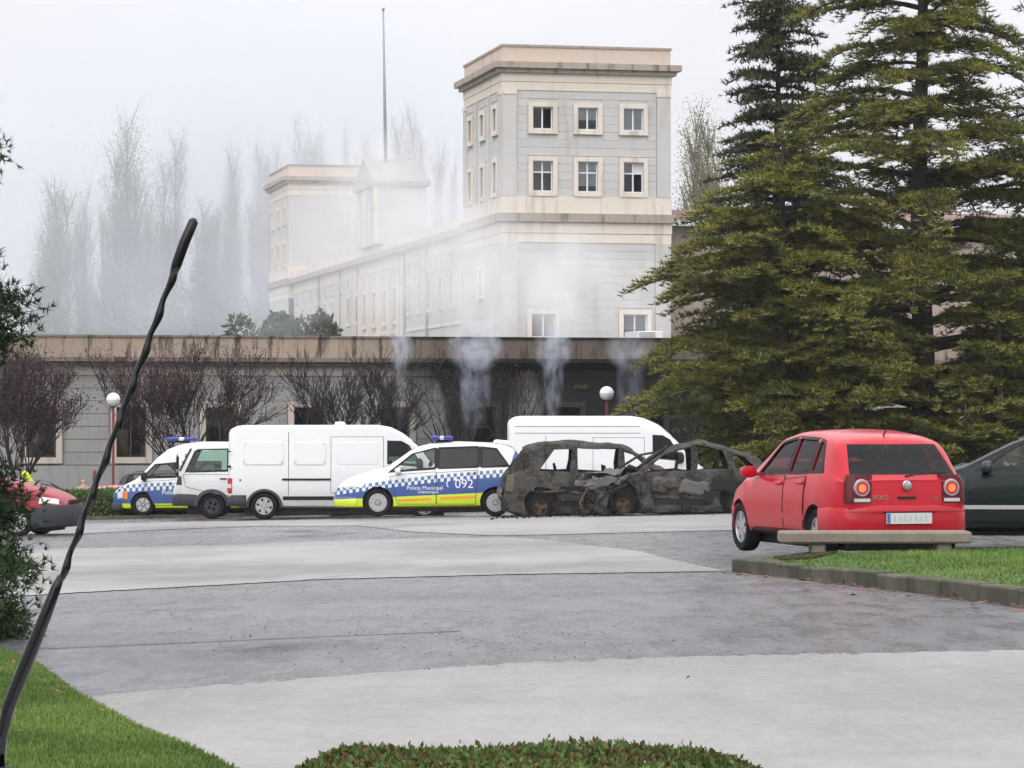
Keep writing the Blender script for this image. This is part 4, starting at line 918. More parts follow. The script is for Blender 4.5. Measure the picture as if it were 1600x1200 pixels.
def wheel(root, x, y, r, w, side, spokes=5, sw=.05, rim=None, rr=.66, burnt=False, m_t=None, slots=False, cz=None):
    """tyre > rim, spokes; the axle along y, face outwards on `side`"""
    cz = r if cz is None else cz; h = w/2; t = MB()
    if not burnt: prof = [(r*rr, -h*.9), (r*.9, -h), (r*.975, -h*.8), (r, -h*.45), (r, h*.45), (r*.975, h*.8), (r*.9, h), (r*rr, h*.9)]
    else: prof = [(r*.55, -h*.7), (r*.7, -h*.7), (r*.62, -h*.4), (r*.6, h*.4), (r*.7, h*.7), (r*.55, h*.7)]
    t.lathe(prof, 28, 'y', (x, y, cz)); wo = t.build('wheel', m_t or m_tyre, root, 40)
    b = MB(); q = h*.25*side; R_ = r*rr
    b.lathe([(0, q), (R_*.98, q)], 24, 'y', (x, y, cz)); b.build('wheel_back', m_rim_dark, wo)
    f = MB(); o = side*h*.82
    f.lathe([(R_*1.01, o), (R_*.9, o*1.03), (R_*.86, o*.8), (R_*.86, q)], 24, 'y', (x, y, cz)); f.lathe([(0, o*.98), (R_*.2, o*.96), (R_*.24, o*.7)], 14, 'y', (x, y, cz))
    for k in range(spokes):
        a = 2*math.pi*k/spokes + .3; ca, sa = math.cos(a), math.sin(a); e0, e1 = R_*.15, R_*.93
        V = []
        for e, ww in ((e0, sw*.9), (e1, sw*1.25 if not slots else sw*1.9)):
            for sg in (-1, 1):
                for oo in (o*.9, o*.55): V.append((x + ca*e - sa*ww*sg*.5, y + oo, cz + sa*e + ca*ww*sg*.5))
        f.add(V, [(0, 2, 6, 4), (1, 5, 7, 3), (0, 4, 5, 1), (2, 3, 7, 6), (4, 6, 7, 5), (0, 1, 3, 2)])
    f.build('rim', rim or m_rim, wo, 35); return wo
def text_mesh(txt, size, name, mat, parent, loc, rot, ext=.003):
    cu = bpy.data.curves.new('t', 'FONT'); cu.body = txt; cu.size = size; cu.extrude = ext; cu.align_x = 'CENTER'; o = bpy.data.objects.new('t', cu); C.objects.link(o)
    dg = bpy.context.evaluated_depsgraph_get(); me = bpy.data.meshes.new_from_object(o.evaluated_get(dg)); bpy.data.objects.remove(o); bpy.data.curves.remove(cu)
    me.materials.clear(); me.materials.append(mat); ob = bpy.data.objects.new(name, me); link(ob, parent); ob.location = loc; ob.rotation_euler = rot; ob["kind"] = "stuff"; return ob
def bumper(root, car, end, z0, z1, mat, out=.03, wrap=.55, name='bumper'):
    """a bar that follows the plan outline round one end of the body"""
    L = car.L; f = (lambda x: x) if end == 'rear' else (lambda x: L - x); sg = -1 if end == 'rear' else 1; path = []
    for d in (wrap, wrap*.6, .2, .08, .02): x = f(d); path.append((x, float(np.interp(x, car.fx, car.W)) + out*(.25 if d == wrap else (.7 if d > .3 else 1))))
    w0 = path[-1][1]; path += [(f(0) + sg*(out+.02), w0*.86), (f(0) + sg*(out+.045), w0*.5), (f(0) + sg*(out+.055), 0)]
    full = path + [(x, -y) for x, y in path[-2::-1]]; V = []; zs = (z0, z0 + (z1-z0)*.12, z1 - (z1-z0)*.14, z1); ins = (.03, 0, 0, .035); c = np.array([f(wrap*1.5), 0.])
    for x, y in full:
        d = np.array([x, y]) - c; d /= np.linalg.norm(d)
        for z, i_ in zip(zs, ins): V.append((x - d[0]*i_, y - d[1]*i_, z))
        V.append((x - d[0]*.12, y - d[1]*.12, z1)); V.append((x - d[0]*.12, y - d[1]*.12, z0))
    n = len(full); Fc = [(i*6+j, i*6+(j+1) % 6, (i+1)*6+(j+1) % 6, (i+1)*6+j) for i in range(n-1) for j in range(6)] + [tuple(range(6)), tuple((n-1)*6+j for j in range(6))[::-1]]
    mb = MB(); mb.add(V, Fc); return mb.build(name, mat, root, 50)
def arch_cut(xw, r, W, depth=.3):
    mb = MB()
    for x in xw:
        for sd in (-1, 1):
            k = 22; P = [(x + r*math.cos(2*math.pi*j/k), r*.97 + r*math.sin(2*math.pi*j/k)) for j in range(k)]; P = [(a, b - r*.05) for a, b in P]
            a, b = sorted((sd*(W/2 - depth), sd*(W/2 + .3))); mb.prism(P, 'y', a, b)
    return mb.mesh('arch')
def win_cut(polys, W):
    mb = MB()
    for p in polys: mb.prism(grow(p, 0), 'y', -W, W)
    return mb.mesh('win')
def scr_cut(list_):
    mb = MB()
    for (yb, zb), (yt, zt), x0, x1 in list_: mb.prism([(-yb, zb), (yb, zb), (yt, zt), (-yt, zt)], 'x', x0, x1)
    return mb.mesh('scr')
def seats(root, xs_, z, w=.48, h=.62, ys_=(-.37, .37), mat=None):
    for x in xs_:
        for y in ys_:
            b = MB(); b.prism([(x-.02, z), (x+.16, z), (x+.1, z+h*.75), (x, z+h*.75)], 'y', y-w/2, y+w/2); b.prism([(x+.0, z+h*.8), (x+.09, z+h*.8), (x+.08, z+h), (x+.01, z+h)], 'y', y-.14, y+.14)
            b.build('seat', mat or m_seat, root, bevel=.03)
def mirror_part(root, car, x, z, mat, side, size=(.1, .2, .14)):
    y = side*(car.ys(x, z) + .03); b = MB(); sx, sy, sz = size
    b.prism([(x-.02, z-.02), (x+.05, z-.02), (x+.05, z+.02), (x-.02, z+.02)], 'y', y - side*.06, y + side*.06)
    c = (x, y + side*(.04 + sy/2), z + .03); k = 10; V = []
    for i, (tx, s_) in enumerate(((-.5, .82), (-.4, 1), (.1, .95), (.42, .7), (.52, .35))):
        for j in range(k):
            a = 2*math.pi*j/k; V.append((c[0] + tx*sx, c[1] + sy/2*s_*np.sign(math.cos(a))*abs(math.cos(a))**.7, c[2] + sz/2*s_*np.sign(math.sin(a))*abs(math.sin(a))**.7))
    b.add(V, [(i*k+j, i*k+(j+1) % k, (i+1)*k+(j+1) % k, (i+1)*k+j) for i in range(4) for j in range(k)] + [tuple(range(k)), tuple(4*k+j for j in range(k))[::-1]])
    return b.build('mirror', mat, root, 50)
def ellipse(cx, cz, a, b, n=16): return [(cx + a*math.cos(2*math.pi*i/n), cz + b*math.sin(2*math.pi*i/n)) for i in range(n)]

def vehicle(name, loc, head, label, car, body_mat, wheels, r, wins, screens, cabin, floor, cat='car', W=1.66, group=None, doors=(), glass_m=None, wingl=None, rims=dict(), seat_x=(), arch=1.13, lower=None, sides=(-1, 1), scr_glass=None, tyre_w=.19, smooth_ang=38, extra=(), hole=None):
    root = empty(name, loc, head, label, cat, group)
    cut = [car.cabin(cabin[0], cabin[1], floor)] if cabin else []
    if wins: cut.append(win_cut(wins, W))
    if screens: cut.append(scr_cut(screens))
    cut += list(extra); cut.append(arch_cut(wheels, r*arch, W))
    sh = car.shell(); sh.materials.append(body_mat)
    if cabin: cut[0].materials.append(m_seat if glass_m is not None else body_mat)
    for c_ in cut[1 if cabin else 0:]: c_.materials.append(body_mat)
    cut[-1].materials.clear(); cut[-1].materials.append(m_rim_dark)
    def shut(me):
        xs_ = [v_.co.x for v_ in me.vertices]; zs_ = [v_.co.z for v_ in me.vertices]
        if len(xs_) < 800 or max(xs_) - min(xs_) < car.L*.95 or max(zs_) < float(car.T.max())*.97: return True
        return any(abs(p.center.y) > W/2 - .2 and any((p.center.x - x_)**2 + (p.center.z - r)**2 < (r*.6)**2 for x_ in wheels) for p in me.polygons)
    src = sh.copy(), [c_.copy() for c_ in cut]; body = boolean(sh, cut)
    if shut(body): body = boolean(src[0].copy(), [c_.copy() for c_ in src[1]], True)
    if shut(body):                        # last resort: drop what still closes the arches
        bm = bmesh.new(); bm.from_mesh(body); bad = [f for f in bm.faces if abs(f.calc_center_median().y) > W/2 - .28 and any((f.calc_center_median().x - x_)**2 + (f.calc_center_median().z - r)**2 < (r*.9)**2 for x_ in wheels)]
        bmesh.ops.delete(bm, geom=bad, context='FACES'); bm.to_mesh(body); bm.free()
    if car.dent:
        if hole:
            bm = bmesh.new(); bm.from_mesh(body); (hx0, hy0, hz0), (hx1, hy1, hz1) = hole
            bad = [f for f in bm.faces if all(lo < q < hi for lo, q, hi in zip((hx0, hy0, hz0), f.calc_center_median(), (hx1, hy1, hz1)))]; bmesh.ops.delete(bm, geom=bad, context='FACES'); bm.to_mesh(body); bm.free()
        for v_ in body.vertices: v_.co = Vector(car.dent(*v_.co))
    finish(body, [], smooth_ang); link(bpy.data.objects.new('body', body), root)
    if glass_m is not None:
        for i, p in enumerate(wins):
            for sd in sides:
                wo = side_patch(car, grow(p, .01), -.014, sd).build('window', (wingl or {}).get(i, glass_m), root, True); seal_ring(car, p, sd, .022, .012, .004).build('window_seal', m_rubber, wo, True)
        for i, (b_, t_, x0, x1) in enumerate(screens):
            front_glass(car, (b_, t_), x0, x1, .0).build('windscreen' if i == 0 else 'rear_window', (scr_glass or glass_m), root, True)
    for i, (dp, hx) in enumerate(doors):
        for sd in sides:
            do = side_patch(car, dp, .011, sd, 14, 18).build('door', body_mat, root, True); side_patch(car, grow(dp, .011), .006, sd, 14, 18).build('door_gap', m_seam, do, True)
            if hx: 
                hx0, hz = hx; b = MB(); y = sd*(car.ys(hx0, hz) + .022); b.box((hx0-.09, y-.015, hz-.018), (hx0+.09, y+.015, hz+.018)); b.build('handle', rims.get('handle', body_mat), do, bevel=.008)
    for i, x in enumerate(wheels):
        for sd in (-1, 1): wheel(root, x, sd*(W/2 - tyre_w/2 - .025), r, tyre_w, sd, rims.get('n', 5), rims.get('sw', .06), rims.get('mat'), rims.get('rr', .66), slots=rims.get('slots', False))
    for x in seat_x: seats(root, [x], floor)
    zb_ = float(np.interp(car.L/2, car.fx, car.B)); MB().box((.35, -W/2+.27, .11), (car.L-.35, W/2-.27, zb_+.04)).build('underbody_light_block', m_rim_dark, root, bevel=.02)  # dark box added under the floor to block light beneath the vehicle
    return root
def patch_both(root, car, poly, off, name, mat, sides=(-1, 1), parent=None):
    return [side_patch(car, poly, off, sd).build(name, mat, parent or root, True) for sd in sides]
def end_patch(root, car, end, polys, name, mat, off=.0, parent=None, th=.03):
    """flat lamps, badges and plates standing on the front or rear face: polygons in (y, z)"""
    out = []
    for p in polys:
        x = off; b = MB(); b.prism(p, 'x', *( (x-th, x) if end == 'rear' else (x, x+th))); out.append(b.build(name, mat, parent or root, bevel=min(.008, th*.3)))
    return out
def place(u, d, dz=0.0): x = ux(u, d); return (x, d, gzf(x, d) + dz)
from mathutils import noise as mnoise
m_white = paint('white_van_paint', (.68, .69, .695), .4, .6); m_white2 = paint('white_lorry_paint', (.64, .65, .645), .45, .45)
m_red = paint('bright_red_paint', (.44, .009, .02), .24, .08, .9, .18); m_pinkred = paint('faded_red_paint', (.3, .022, .038), .38, .25, .5, .2)
m_dgreen = paint('dark_green_paint', (.004, .012, .0115), .26, .1, .5, .12); m_navy = paint('navy_paint', (.01, .015, .05), .25, .15, .5, .2); m_silver = paint('silver_paint', (.42, .43, .44), .35, .2)
m_darkcar = paint('charcoal_paint', (.03, .032, .04), .3, .2); m_redcar2 = paint('pale_red_paint', (.5, .2, .22), .4, .2)
def hump(L): return None
# ---- red hatchback with lit brake lamps
L = 3.9
hatch_args = dict(top=[(0,.9),(.03,.95),(.45,1.365),(.75,1.425),(1.3,1.467),(1.8,1.46),(2.2,1.40),(2.55,1.2),(2.95,.99),(3.1,.94),(3.5,.85),(3.8,.7),(3.9,.58)],
    bot=[(0,.34),(.3,.24),(3.5,.22),(3.9,.28)], belt=[(0,.88),(.5,.93),(1.5,.9),(2.6,.86),(3.0,.84),(3.9,.55)], plan=[(0,.66),(.05,.72),(.15,.775),(.35,.812),(.6,.828),(3.0,.825),(3.4,.79),(3.7,.68),(3.9,.48)], crown=.1, tumble=.29)
hatch = Car(L, **hatch_args)
hw = [[(1.66,.965),(2.6,.935),(2.13,1.3),(1.66,1.365)], [(.98,.98),(1.58,.965),(1.58,1.365),(1.0,1.35)], [(.55,1.0),(.9,.985),(.92,1.34),(.78,1.32)]]
hs = [((.62,1.0),(.5,1.35),2.1,3.15), ((.63,.965),(.53,1.3),-.1,.5)]
hd = [([(1.64,.32),(2.62,.32),(2.66,.89),(1.64,.92)], (1.78,.84)), ([(1.02,.32),(1.61,.32),(1.61,.92),(.98,.93)], (1.1,.86))]
def make_hatch(name, loc, head, label, mat, glass_m=None, sides=(-1, 1), group=None, rims=None):
    rt = vehicle(name, loc, head, label, hatch, mat, (.68, 3.14), .29, hw, hs, (.1, 2.78), .62, glass_m=glass_m or m_glass, doors=hd, seat_x=(1.0, 2.0), W=1.65, group=group, rims=rims or dict(n=6, sw=.07), sides=sides)
    for pp in ([(1.57,.965),(1.67,.965),(1.67,1.352),(1.57,1.352)], [(.89,.985),(1.0,.98),(1.01,1.335),(.91,1.325)]): patch_both(rt, hatch, pp, .003, 'pillar_trim', m_rubber)
    return rt
def tail_dress(rt, lit, lamp_top=.97):
    for sd in (-1, 1):
        q = [(.03, .43), (-.046, .43), (-.046, .63), (-.025, .685), (.01, .72), (.035, .73), (.035, .55)]; b = MB(); n_ = len(q)
        V = [(x_, sd*y_, .66) for x_, y_ in q] + [(x_ + .012, sd*(y_ - .012), .88) for x_, y_ in q] + [(x_ + .045, sd*(y_*.93), .965) for x_, y_ in q]
        b.add(V, [tuple(range(n_)), tuple(range(2*n_, 3*n_))] + [(r_*n_+i_, r_*n_+(i_+1) % n_, (r_+1)*n_+(i_+1) % n_, (r_+1)*n_+i_) for r_ in (0, 1) for i_ in range(n_)]); lo = b.build('tail_lamp', m_smoke_lens, rt, 30)
        if lit:
            for rr, m_, xx in ((.1, m_rim, -.05), (.078, m_red_lens, -.053), (.048, m_brake, -.056)):
                b = MB(); b.lathe([(0, xx), (rr*.9, xx), (rr, xx+.02)], 20, 'x', (0, sd*.535, .82)); b.build('lamp_ring' if m_ is m_chrome else ('lamp_lens' if m_ is m_red_lens else 'brake_lamp'), m_, lo, 40)
            b = MB(); b.box((-.05, min(sd*.44, sd*.63), .668), (-.045, max(sd*.44, sd*.63), .705)); b.build('reversing_lens', m_lens, lo)
polo = make_hatch('red_hatchback', (4.36, 34.4, gzf(4.36, 34.4)), R(90+16), 'bright red hatchback with lit brake lamps and silver round badge, behind the bench', m_red)
tail_dress(polo, True)
bumper(polo, hatch, 'rear', .27, .625, m_red, .02); bumper(polo, hatch, 'front', .24, .56, m_red, .02)
b = MB(); b.box((-.105, -.74, .555), (-.088, .74, .563)); b.build('bumper_crease_shade', m_seam, polo)  # shade of the bumper crease, drawn as a dark strip
b = MB(); b.prism([(-.27, .425), (.27, .425), (.27, .545), (-.27, .545)], 'x', -.107, -.094); plate = b.build('number_plate', m_plate_w, polo)
MB().box((-.1085, .225, .43), (-.107, .265, .54)).build('plate_band', m_plate_b, plate)
for i in range(7): MB().box((-.1085, .17-i*.062-(.008, .015, .011)[i % 3], .452), (-.107, .17-i*.062+(.014, .01, .016)[i % 3], .518 - (i % 2)*.012)).build('plate_mark', m_plate_t, plate)
MB().box((-.094, -.3, .54), (-.09, .3, .562)).build('plate_recess_shade', m_seam, polo)  # dark strip standing in for shade above the plate, no real recess
bd = MB(); bd.lathe([(0, -.062), (.05, -.06), (.058, -.05), (.058, -.03)], 24, 'x', (0, 0, .845)); bd = bd.build('badge', m_chrome, polo, 40)
b = MB()
for pts in ([(.032, .88), (.0, .85), (-.032, .88)], [(.044, .868), (.02, .812), (0, .842), (-.02, .812), (-.044, .868)]): b.tube([(-.064, y, z) for y, z in pts], .0035, 5)
b.build('badge_letters', m_rim, bd)
text_mesh('POLO', .07, 'badge_lettering', m_chrome, polo, (-.036, .31, .69), (R(90), 0, R(-90)))
text_mesh('TDI', .045, 'badge_lettering', m_chrome, polo, (-.036, -.34, .69), (R(90), 0, R(-90)))
MB().box((-.045, -.11, .7), (-.03, .11, .725)).build('tailgate_handle', m_seam, polo)
b = MB(); b.tube([(-.045, .02, .945), (-.02, -.1, .965), (.0, -.48, .985)], [.014, .009, .006], 6); b.build('rear_wiper', m_rubber, polo, True)
b = MB(); b.tube([(.62, 0, 1.4), (.55, 0, 1.46)], [.012, .006], 6); b.build('roof_aerial', m_rubber, polo, True)
for pl_ in patch_both(polo, hatch, [(.95, .44), (2.62, .44), (2.62, .5), (.95, .5)], .014, 'rub_strip', m_red): pass
for sd in (-1, 1): mirror_part(polo, hatch, 2.5, .93, m_red, sd)
for s_ in patch_both(polo, hatch, [(1.0, .235), (2.75, .235), (2.75, .3), (1.0, .3)], .006, 'sill', m_rubber): pass
# ---- dark green car at the right edge
sal = Car(4.2, top=[(0,.95),(.05,1.0),(.55,1.33),(.9,1.41),(1.5,1.43),(2.0,1.41),(2.35,1.32),(3.0,1.0),(3.15,.96),(3.8,.84),(4.1,.7),(4.2,.58)], bot=[(0,.32),(.3,.2),(3.8,.18),(4.2,.28)], belt=[(0,.88),(1.5,.92),(2.8,.88),(4.2,.58)], plan=[(0,.68),(.25,.82),(.6,.84),(3.3,.84),(3.8,.78),(4.1,.62),(4.2,.5)])
gw = [[(1.85,.97),(2.82,.94),(2.25,1.29),(1.85,1.345)], [(1.05,.99),(1.76,.97),(1.76,1.35),(1.1,1.33)]]
gl = (ux(1365, 39.5) + 4.2*math.cos(R(12)), 39.5 - .86*.0 - 4.2*math.sin(R(12))*.0)
grn = vehicle('dark_green_car', (gl[0], 39.3, gzf(gl[0], 39.3)), R(174), 'dark green car with pale rub strip beside the red hatchback', sal, m_dgreen, (.78, 3.4), .3, gw, [((.62,1.02),(.5,1.34),2.3,3.2), ((.6,1.04),(.5,1.3),-.1,.6)], (.2, 2.85), .62, glass_m=m_glass, doors=[([(1.85,.3),(2.95,.3),(2.95,.86),(1.85,.9)], (1.95,.82)), ([(1.2,.3),(1.82,.3),(1.82,.9),(1.1,.9)], (1.25,.84))], seat_x=(1.1, 2.15), W=1.68)
patch_both(grn, sal, [(1.0, .45), (3.0, .45), (3.0, .5), (1.0, .5)], .014, 'rub_strip', m_silver); bumper(grn, sal, 'front', .22, .55, m_plastic, .03, .6); bumper(grn, sal, 'rear', .25, .58, m_plastic, .03)
for sd in (-1, 1): mirror_part(grn, sal, 2.72, .95, m_darkcar, sd, (.12, .22, .16))
patch_both(grn, sal, [(3.85, .6), (4.1, .57), (4.08, .68), (3.85, .74)], .01, 'headlamp', m_lens)
# ---- faded red car at the left
L = 3.85
rc = Car(L, top=[(0,1.0),(.05,1.05),(.4,1.5),(.8,1.56),(1.5,1.57),(1.9,1.48),(2.45,1.14),(2.9,1.05),(3.4,.92),(3.72,.8),(3.85,.64)], bot=[(0,.32),(.3,.22),(3.5,.2),(3.85,.26)], belt=[(0,.95),(2.4,.98),(3.0,.92),(3.85,.6)], plan=[(0,.7),(.25,.8),(.6,.82),(3.0,.82),(3.4,.78),(3.7,.68),(3.85,.52)], crown=.07)
rl = (ux(116, 61.5) - L*math.cos(R(10)), 61.5 + L*math.sin(R(10)))
rdc = vehicle('red_car', (rl[0], rl[1], gzf(*rl) + .06), R(-10), 'faded red car with grey plastic bumper beside the conifer', rc, m_pinkred, (.7, 2.93), .3, [[(1.1,1.05),(2.15,1.03),(1.8,1.4),(1.1,1.46)], [(.45,1.08),(1.02,1.06),(1.02,1.47),(.6,1.44)]], [((.62,1.14),(.52,1.45),1.7,2.6)], (.15, 2.25), .64, glass_m=m_glass, doors=[([(1.1,.34),(2.3,.34),(2.3,.96),(1.1,.98)], (1.22,.9))], seat_x=(1.3,), W=1.64, rims=dict(n=7, sw=.09, rr=.68))
bumper(rdc, rc, 'front', .2, .63, m_plastic, .03, .62); patch_both(rdc, rc, [(3.38, .66), (3.74, .64), (3.72, .75), (3.4, .8)], .012, 'headlamp', m_lens)
patch_both(rdc, rc, [(1.05, .24), (2.5, .24), (2.5, .5), (1.05, .5)], .01, 'side_cladding', m_plastic)
end_patch(rdc, rc, 'front', [[(-.4, .66), (.4, .66), (.36, .73), (-.36, .73)]], 'grille', m_rubber, L+.0, th=.045)
for sd in (-1, 1): mirror_part(rdc, rc, 2.2, 1.06, m_plastic, sd)
# ---- other parked cars, further back
bl_ = (ux(166, 92) - 3.9, 92.0); blue = make_hatch('navy_car', (bl_[0], bl_[1], gzf(*bl_) - .12), R(2), 'small dark blue car with its nose out behind the red car', m_navy, rims=dict(n=5, sw=.06))
patch_both(blue, hatch, [(3.5, .6), (3.72, .57), (3.7, .68), (3.5, .72)], .012, 'headlamp', m_lens); bumper(blue, hatch, 'front', .22, .52, m_navy, .02)
sl = (ux(768, 85.3) - 3.9, 85.3); silv = make_hatch('silver_car', (sl[0], sl[1], gzf(*sl)), 0, 'silver car hidden behind the police car, its alloy wheel showing below', m_silver, rims=dict(n=5, sw=.075)); bumper(silv, hatch, 'front', .22, .52, m_silver, .02)
est = Car(4.4, top=[(0,1.05),(.05,1.1),(.3,1.58),(.7,1.68),(2.2,1.7),(2.6,1.6),(3.2,1.12),(3.9,1.0),(4.3,.85),(4.4,.65)], bot=[(0,.35),(4.4,.3)], belt=[(0,1.05),(3,1.0),(4.4,.7)], plan=[(0,.72),(.3,.86),(3.6,.86),(4.2,.72),(4.4,.6)], tumble=.18)
dl = (ux(182, 101), 101.0); dk = vehicle('dark_estate_car', (dl[0], dl[1], gzf(*dl) + .05), R(0), 'dark estate car beyond the hedge by the red lamp post', est, m_darkcar, (.75, 3.5), .33, [[(.35,1.15),(1.2,1.13),(1.2,1.58),(.5,1.56)], [(1.32,1.13),(2.1,1.12),(2.1,1.58),(1.32,1.58)], [(2.2,1.12),(3.0,1.1),(2.5,1.5),(2.2,1.57)]], [((.65,1.18),(.55,1.56),2.5,3.3)], (.15, 2.9), .7, glass_m=m_glass, W=1.72)
bumper(dk, est, 'rear', .3, .6, m_plastic, .03)
pk = (ux(118, 98.5), 98.5); pkc = make_hatch('pale_red_car', (pk[0], pk[1], gzf(*pk) - .12), 0, 'pale red car beyond the hedge, only its roof showing', m_redcar2); bumper(pkc, hatch, 'rear', .27, .6, m_redcar2, .03)
# ---- the photographer's white car, its roof and whip aerial at the frame corner
wc = make_hatch('white_car', (.7, 2.0, -.058), R(180), 'white car with a black whip aerial on its roof, photographed over', m_white)
bumper(wc, hatch, 'rear', .27, .6, m_white, .03); bumper(wc, hatch, 'front', .24, .55, m_white, .02); tail_dress(wc, False)
m_aer = simple('glossy_black_rubber', (.003, .003, .0033), .1, 0, 0, var=.2, scale=200, spec=.35)
A = [px(u, v, 2.0) for u, v in ((0, 1205), (4, 1150), (14, 1105), (40, 1040), (72, 960), (88, 918), (96, 900))]
Bp = [px(u, v, 2.0) for u, v in ((96, 905), (180, 683), (272, 425))]; Tp = [px(u, v, 2.0) for u, v in ((270, 430), (276, 412), (288, 378), (302, 346), (304, 341))]
inv = wc.matrix_basis.inverted(); loc = lambda p: tuple(inv @ Vector(p))
b = MB(); b.tube([loc(p) for p in A], [.0034, .0035, .0044, .0045, .004, .0033, .0024], 16); ab = b.build('aerial', m_aer, wc, True)
pts, rad = [], []
for i in range(120):
    t = i/119; p0 = Vector(Bp[0]).lerp(Vector(Bp[2]), t); w_ = math.sin(t*2*math.pi*8.5); p0 += Vector((.935, 0, .355))*w_*.0007; pts.append(loc(p0)); rad.append(.0019 + .0008*abs(math.sin(t*math.pi*8.5 + .6))**3)
b = MB(); b.tube(pts, rad, 12); b.build('aerial_rod', m_aer, ab, True)
b = MB(); b.tube([loc(p) for p in Tp], [.0023, .0034, .0035, .0033, .0015], 14); b.build('aerial_tip', m_aer, ab, True)
b = MB(); c0 = loc(px(2, 1190, 2.0)); b.lathe([(.0, .0), (.02, 0), (.018, .012), (.008, .02), (0, .021)], 20, 'z', (c0[0], c0[1], 1.462)); b.build('aerial_base', m_rubber, ab, True)

# ---- livery
def livery(name, L, chk_top, cell, row, yel_top, yel_bot, stripe, rear_blue):
    """white over blue and yellow, two rows of chequers along the top of the blue; chk_top, yel_top = (z at front, z at rear)"""
    m = M(name); x, y, z = m.xyz(); t = x*(1.0/L)
    ct = t*(chk_top[1]-chk_top[0])*1.0 + chk_top[0]; ct = x*-1.0/L*(chk_top[0]-chk_top[1])*-1.0 + chk_top[1] if False else (x*((chk_top[0]-chk_top[1])/L) + chk_top[1]) - ((x - L*.42)*(x - L*.42))*.012
    yt = x*((yel_top[0]-yel_top[1])/L) + yel_top[1]
    q = ct - z                      # depth below the upper chequer edge
    blue = q.gt(row) ; row1 = q.gt(0.0)*q.lt(row); row2 = q.gt(row)*q.lt(row*2)
    c1 = (x/cell).mod(2.0).gt(1.0); c2 = (x/cell + 1.0).mod(2.0).gt(1.0)
    base = m.mix(q.gt(row), (.6, .615, .625), (.025, .075, .26))
    base = m.mix(row1*c1, base, (.03, .12, .25)); base = m.mix(row2*c1, base, (.62, .65, .67))
    if rear_blue: base = m.mix((x + z*.35).lt(rear_blue)*z.gt(.6)*y.abs().gt(.3), base, (.025, .075, .26))
    base = m.mix((yt - z).gt(0.0), base, (.58, .72, .02))
    if stripe:
        s = (yt - z - .055); base = m.mix(s.gt(0)*s.lt(.075)*x.gt(stripe[0])*x.lt(stripe[1])*(x - stripe[2]).abs().gt(.1), base, (.75, .36, .02))
    n = m.noise(3, 5); m.bsdf(m.mix((n*.5-.2).clamp()*z.ramp(.9, .2), base, (.2, .19, .16)), .32, 0, .5); return m.done()
m_lmpv = livery('police_car_livery', 4.7, (.76, 1.2), .078, .085, (.40, .62), .2, (1.35, 3.2, 2.3), .95)
m_lvan = livery('police_van_livery', 4.8, (.93, 1.0), .085, .1, (.34, .36), .12, None, 0)
# ---- police people carrier
L = 4.7
mpv = Car(L, top=[(0,1.0),(.06,1.12),(.45,1.66),(.8,1.75),(1.8,1.79),(2.4,1.75),(2.83,1.64),(3.55,1.15),(3.9,1.08),(4.35,.94),(4.6,.8),(4.7,.62)], bot=[(0,.34),(.3,.22),(4.4,.2),(4.7,.26)], belt=[(0,1.13),(1,1.14),(3.5,1.0),(4.7,.66)], plan=[(0,.72),(.25,.87),(.6,.9),(3.9,.9),(4.3,.82),(4.58,.66),(4.7,.5)], tumble=.24, crown=.07)
ml = (ux(527, 75) + L, 75.0); PVZ = gzf(*ml)
pm = vehicle('police_car', (ml[0], ml[1], PVZ), R(180), 'police people carrier with blue and yellow livery and chequers, numbered 092', mpv, m_lmpv, (.87, 3.68), .33, [[(2.32,1.14),(3.4,1.06),(2.86,1.48),(2.32,1.62)], [(1.3,1.18),(2.22,1.15),(2.22,1.63),(1.3,1.66)], [(.55,1.2),(1.2,1.18),(1.2,1.65),(.85,1.61)]], [((.7,1.2),(.56,1.62),2.7,3.7), ((.66,1.2),(.55,1.6),-.1,.5)], (.15, 3.3), .68, glass_m=m_glass_dark, wingl={0: m_glass}, doors=[([(2.3,.3),(3.2,.3),(3.4,.98),(2.3,1.06)], (2.45,.98)), ([(1.36,.3),(2.27,.3),(2.27,1.06),(1.3,1.1)], (1.45,1.04))], seat_x=(1.3, 2.4), W=1.8, rims=dict(n=10, sw=.055, rr=.66, slots=True), cat='police car')
for sd in (-1, 1): mirror_part(pm, mpv, 3.2, 1.06, m_white, sd, (.13, .22, .16))
text_mesh('Policia Municipal', .13, 'lettering', m_white_text, pm, (2.56, mpv.ys(2.56, .66) + .018, .64), (R(90), 0, R(180)))
text_mesh('Udaltzaingoa', .095, 'lettering', m_white_text, pm, (2.48, mpv.ys(2.42, .58) + .018, .555), (R(90), 0, R(180)))
text_mesh('092', .3, 'lettering', m_white_text, pm, (1.62, mpv.ys(1.62, .78) + .016, .68), (R(90), 0, R(180)))
b = MB(); b.tube([(2.0, mpv.ys(1.95, .8) + .014, .86), (2.04, mpv.ys(1.95, .8) + .014, .78), (2.0, mpv.ys(1.95, .8) + .014, .7)], .014, 5); b.build('phone_mark', m_white_text, pm)
text_mesh('P', .2, 'lettering', m_white_text, pm, (.32, mpv.ys(.32, .9) + .02, .84), (R(90), 0, R(180)))
patch_both(pm, mpv, [(4.0, .72), (4.5, .66), (4.48, .75), (4.05, .88)], .012, 'headlamp', m_lens); bumper(pm, mpv, 'front', .22, .48, m_lmpv, .025, .5); bumper(pm, mpv, 'rear', .25, .6, m_lmpv, .03)
lbar = MB().box((2.0, -.1, 1.775), (2.3, .1, 1.82)).build('light_bar', m_rubber, pm)
for a, c, mm in ((1.9, 2.1, m_blue_lens), (2.105, 2.22, m_lens), (2.225, 2.43, m_blue_lens)): MB().box((a, -.5, 1.822), (c, .5, 1.92)).build('beacon', mm, lbar, bevel=.03)
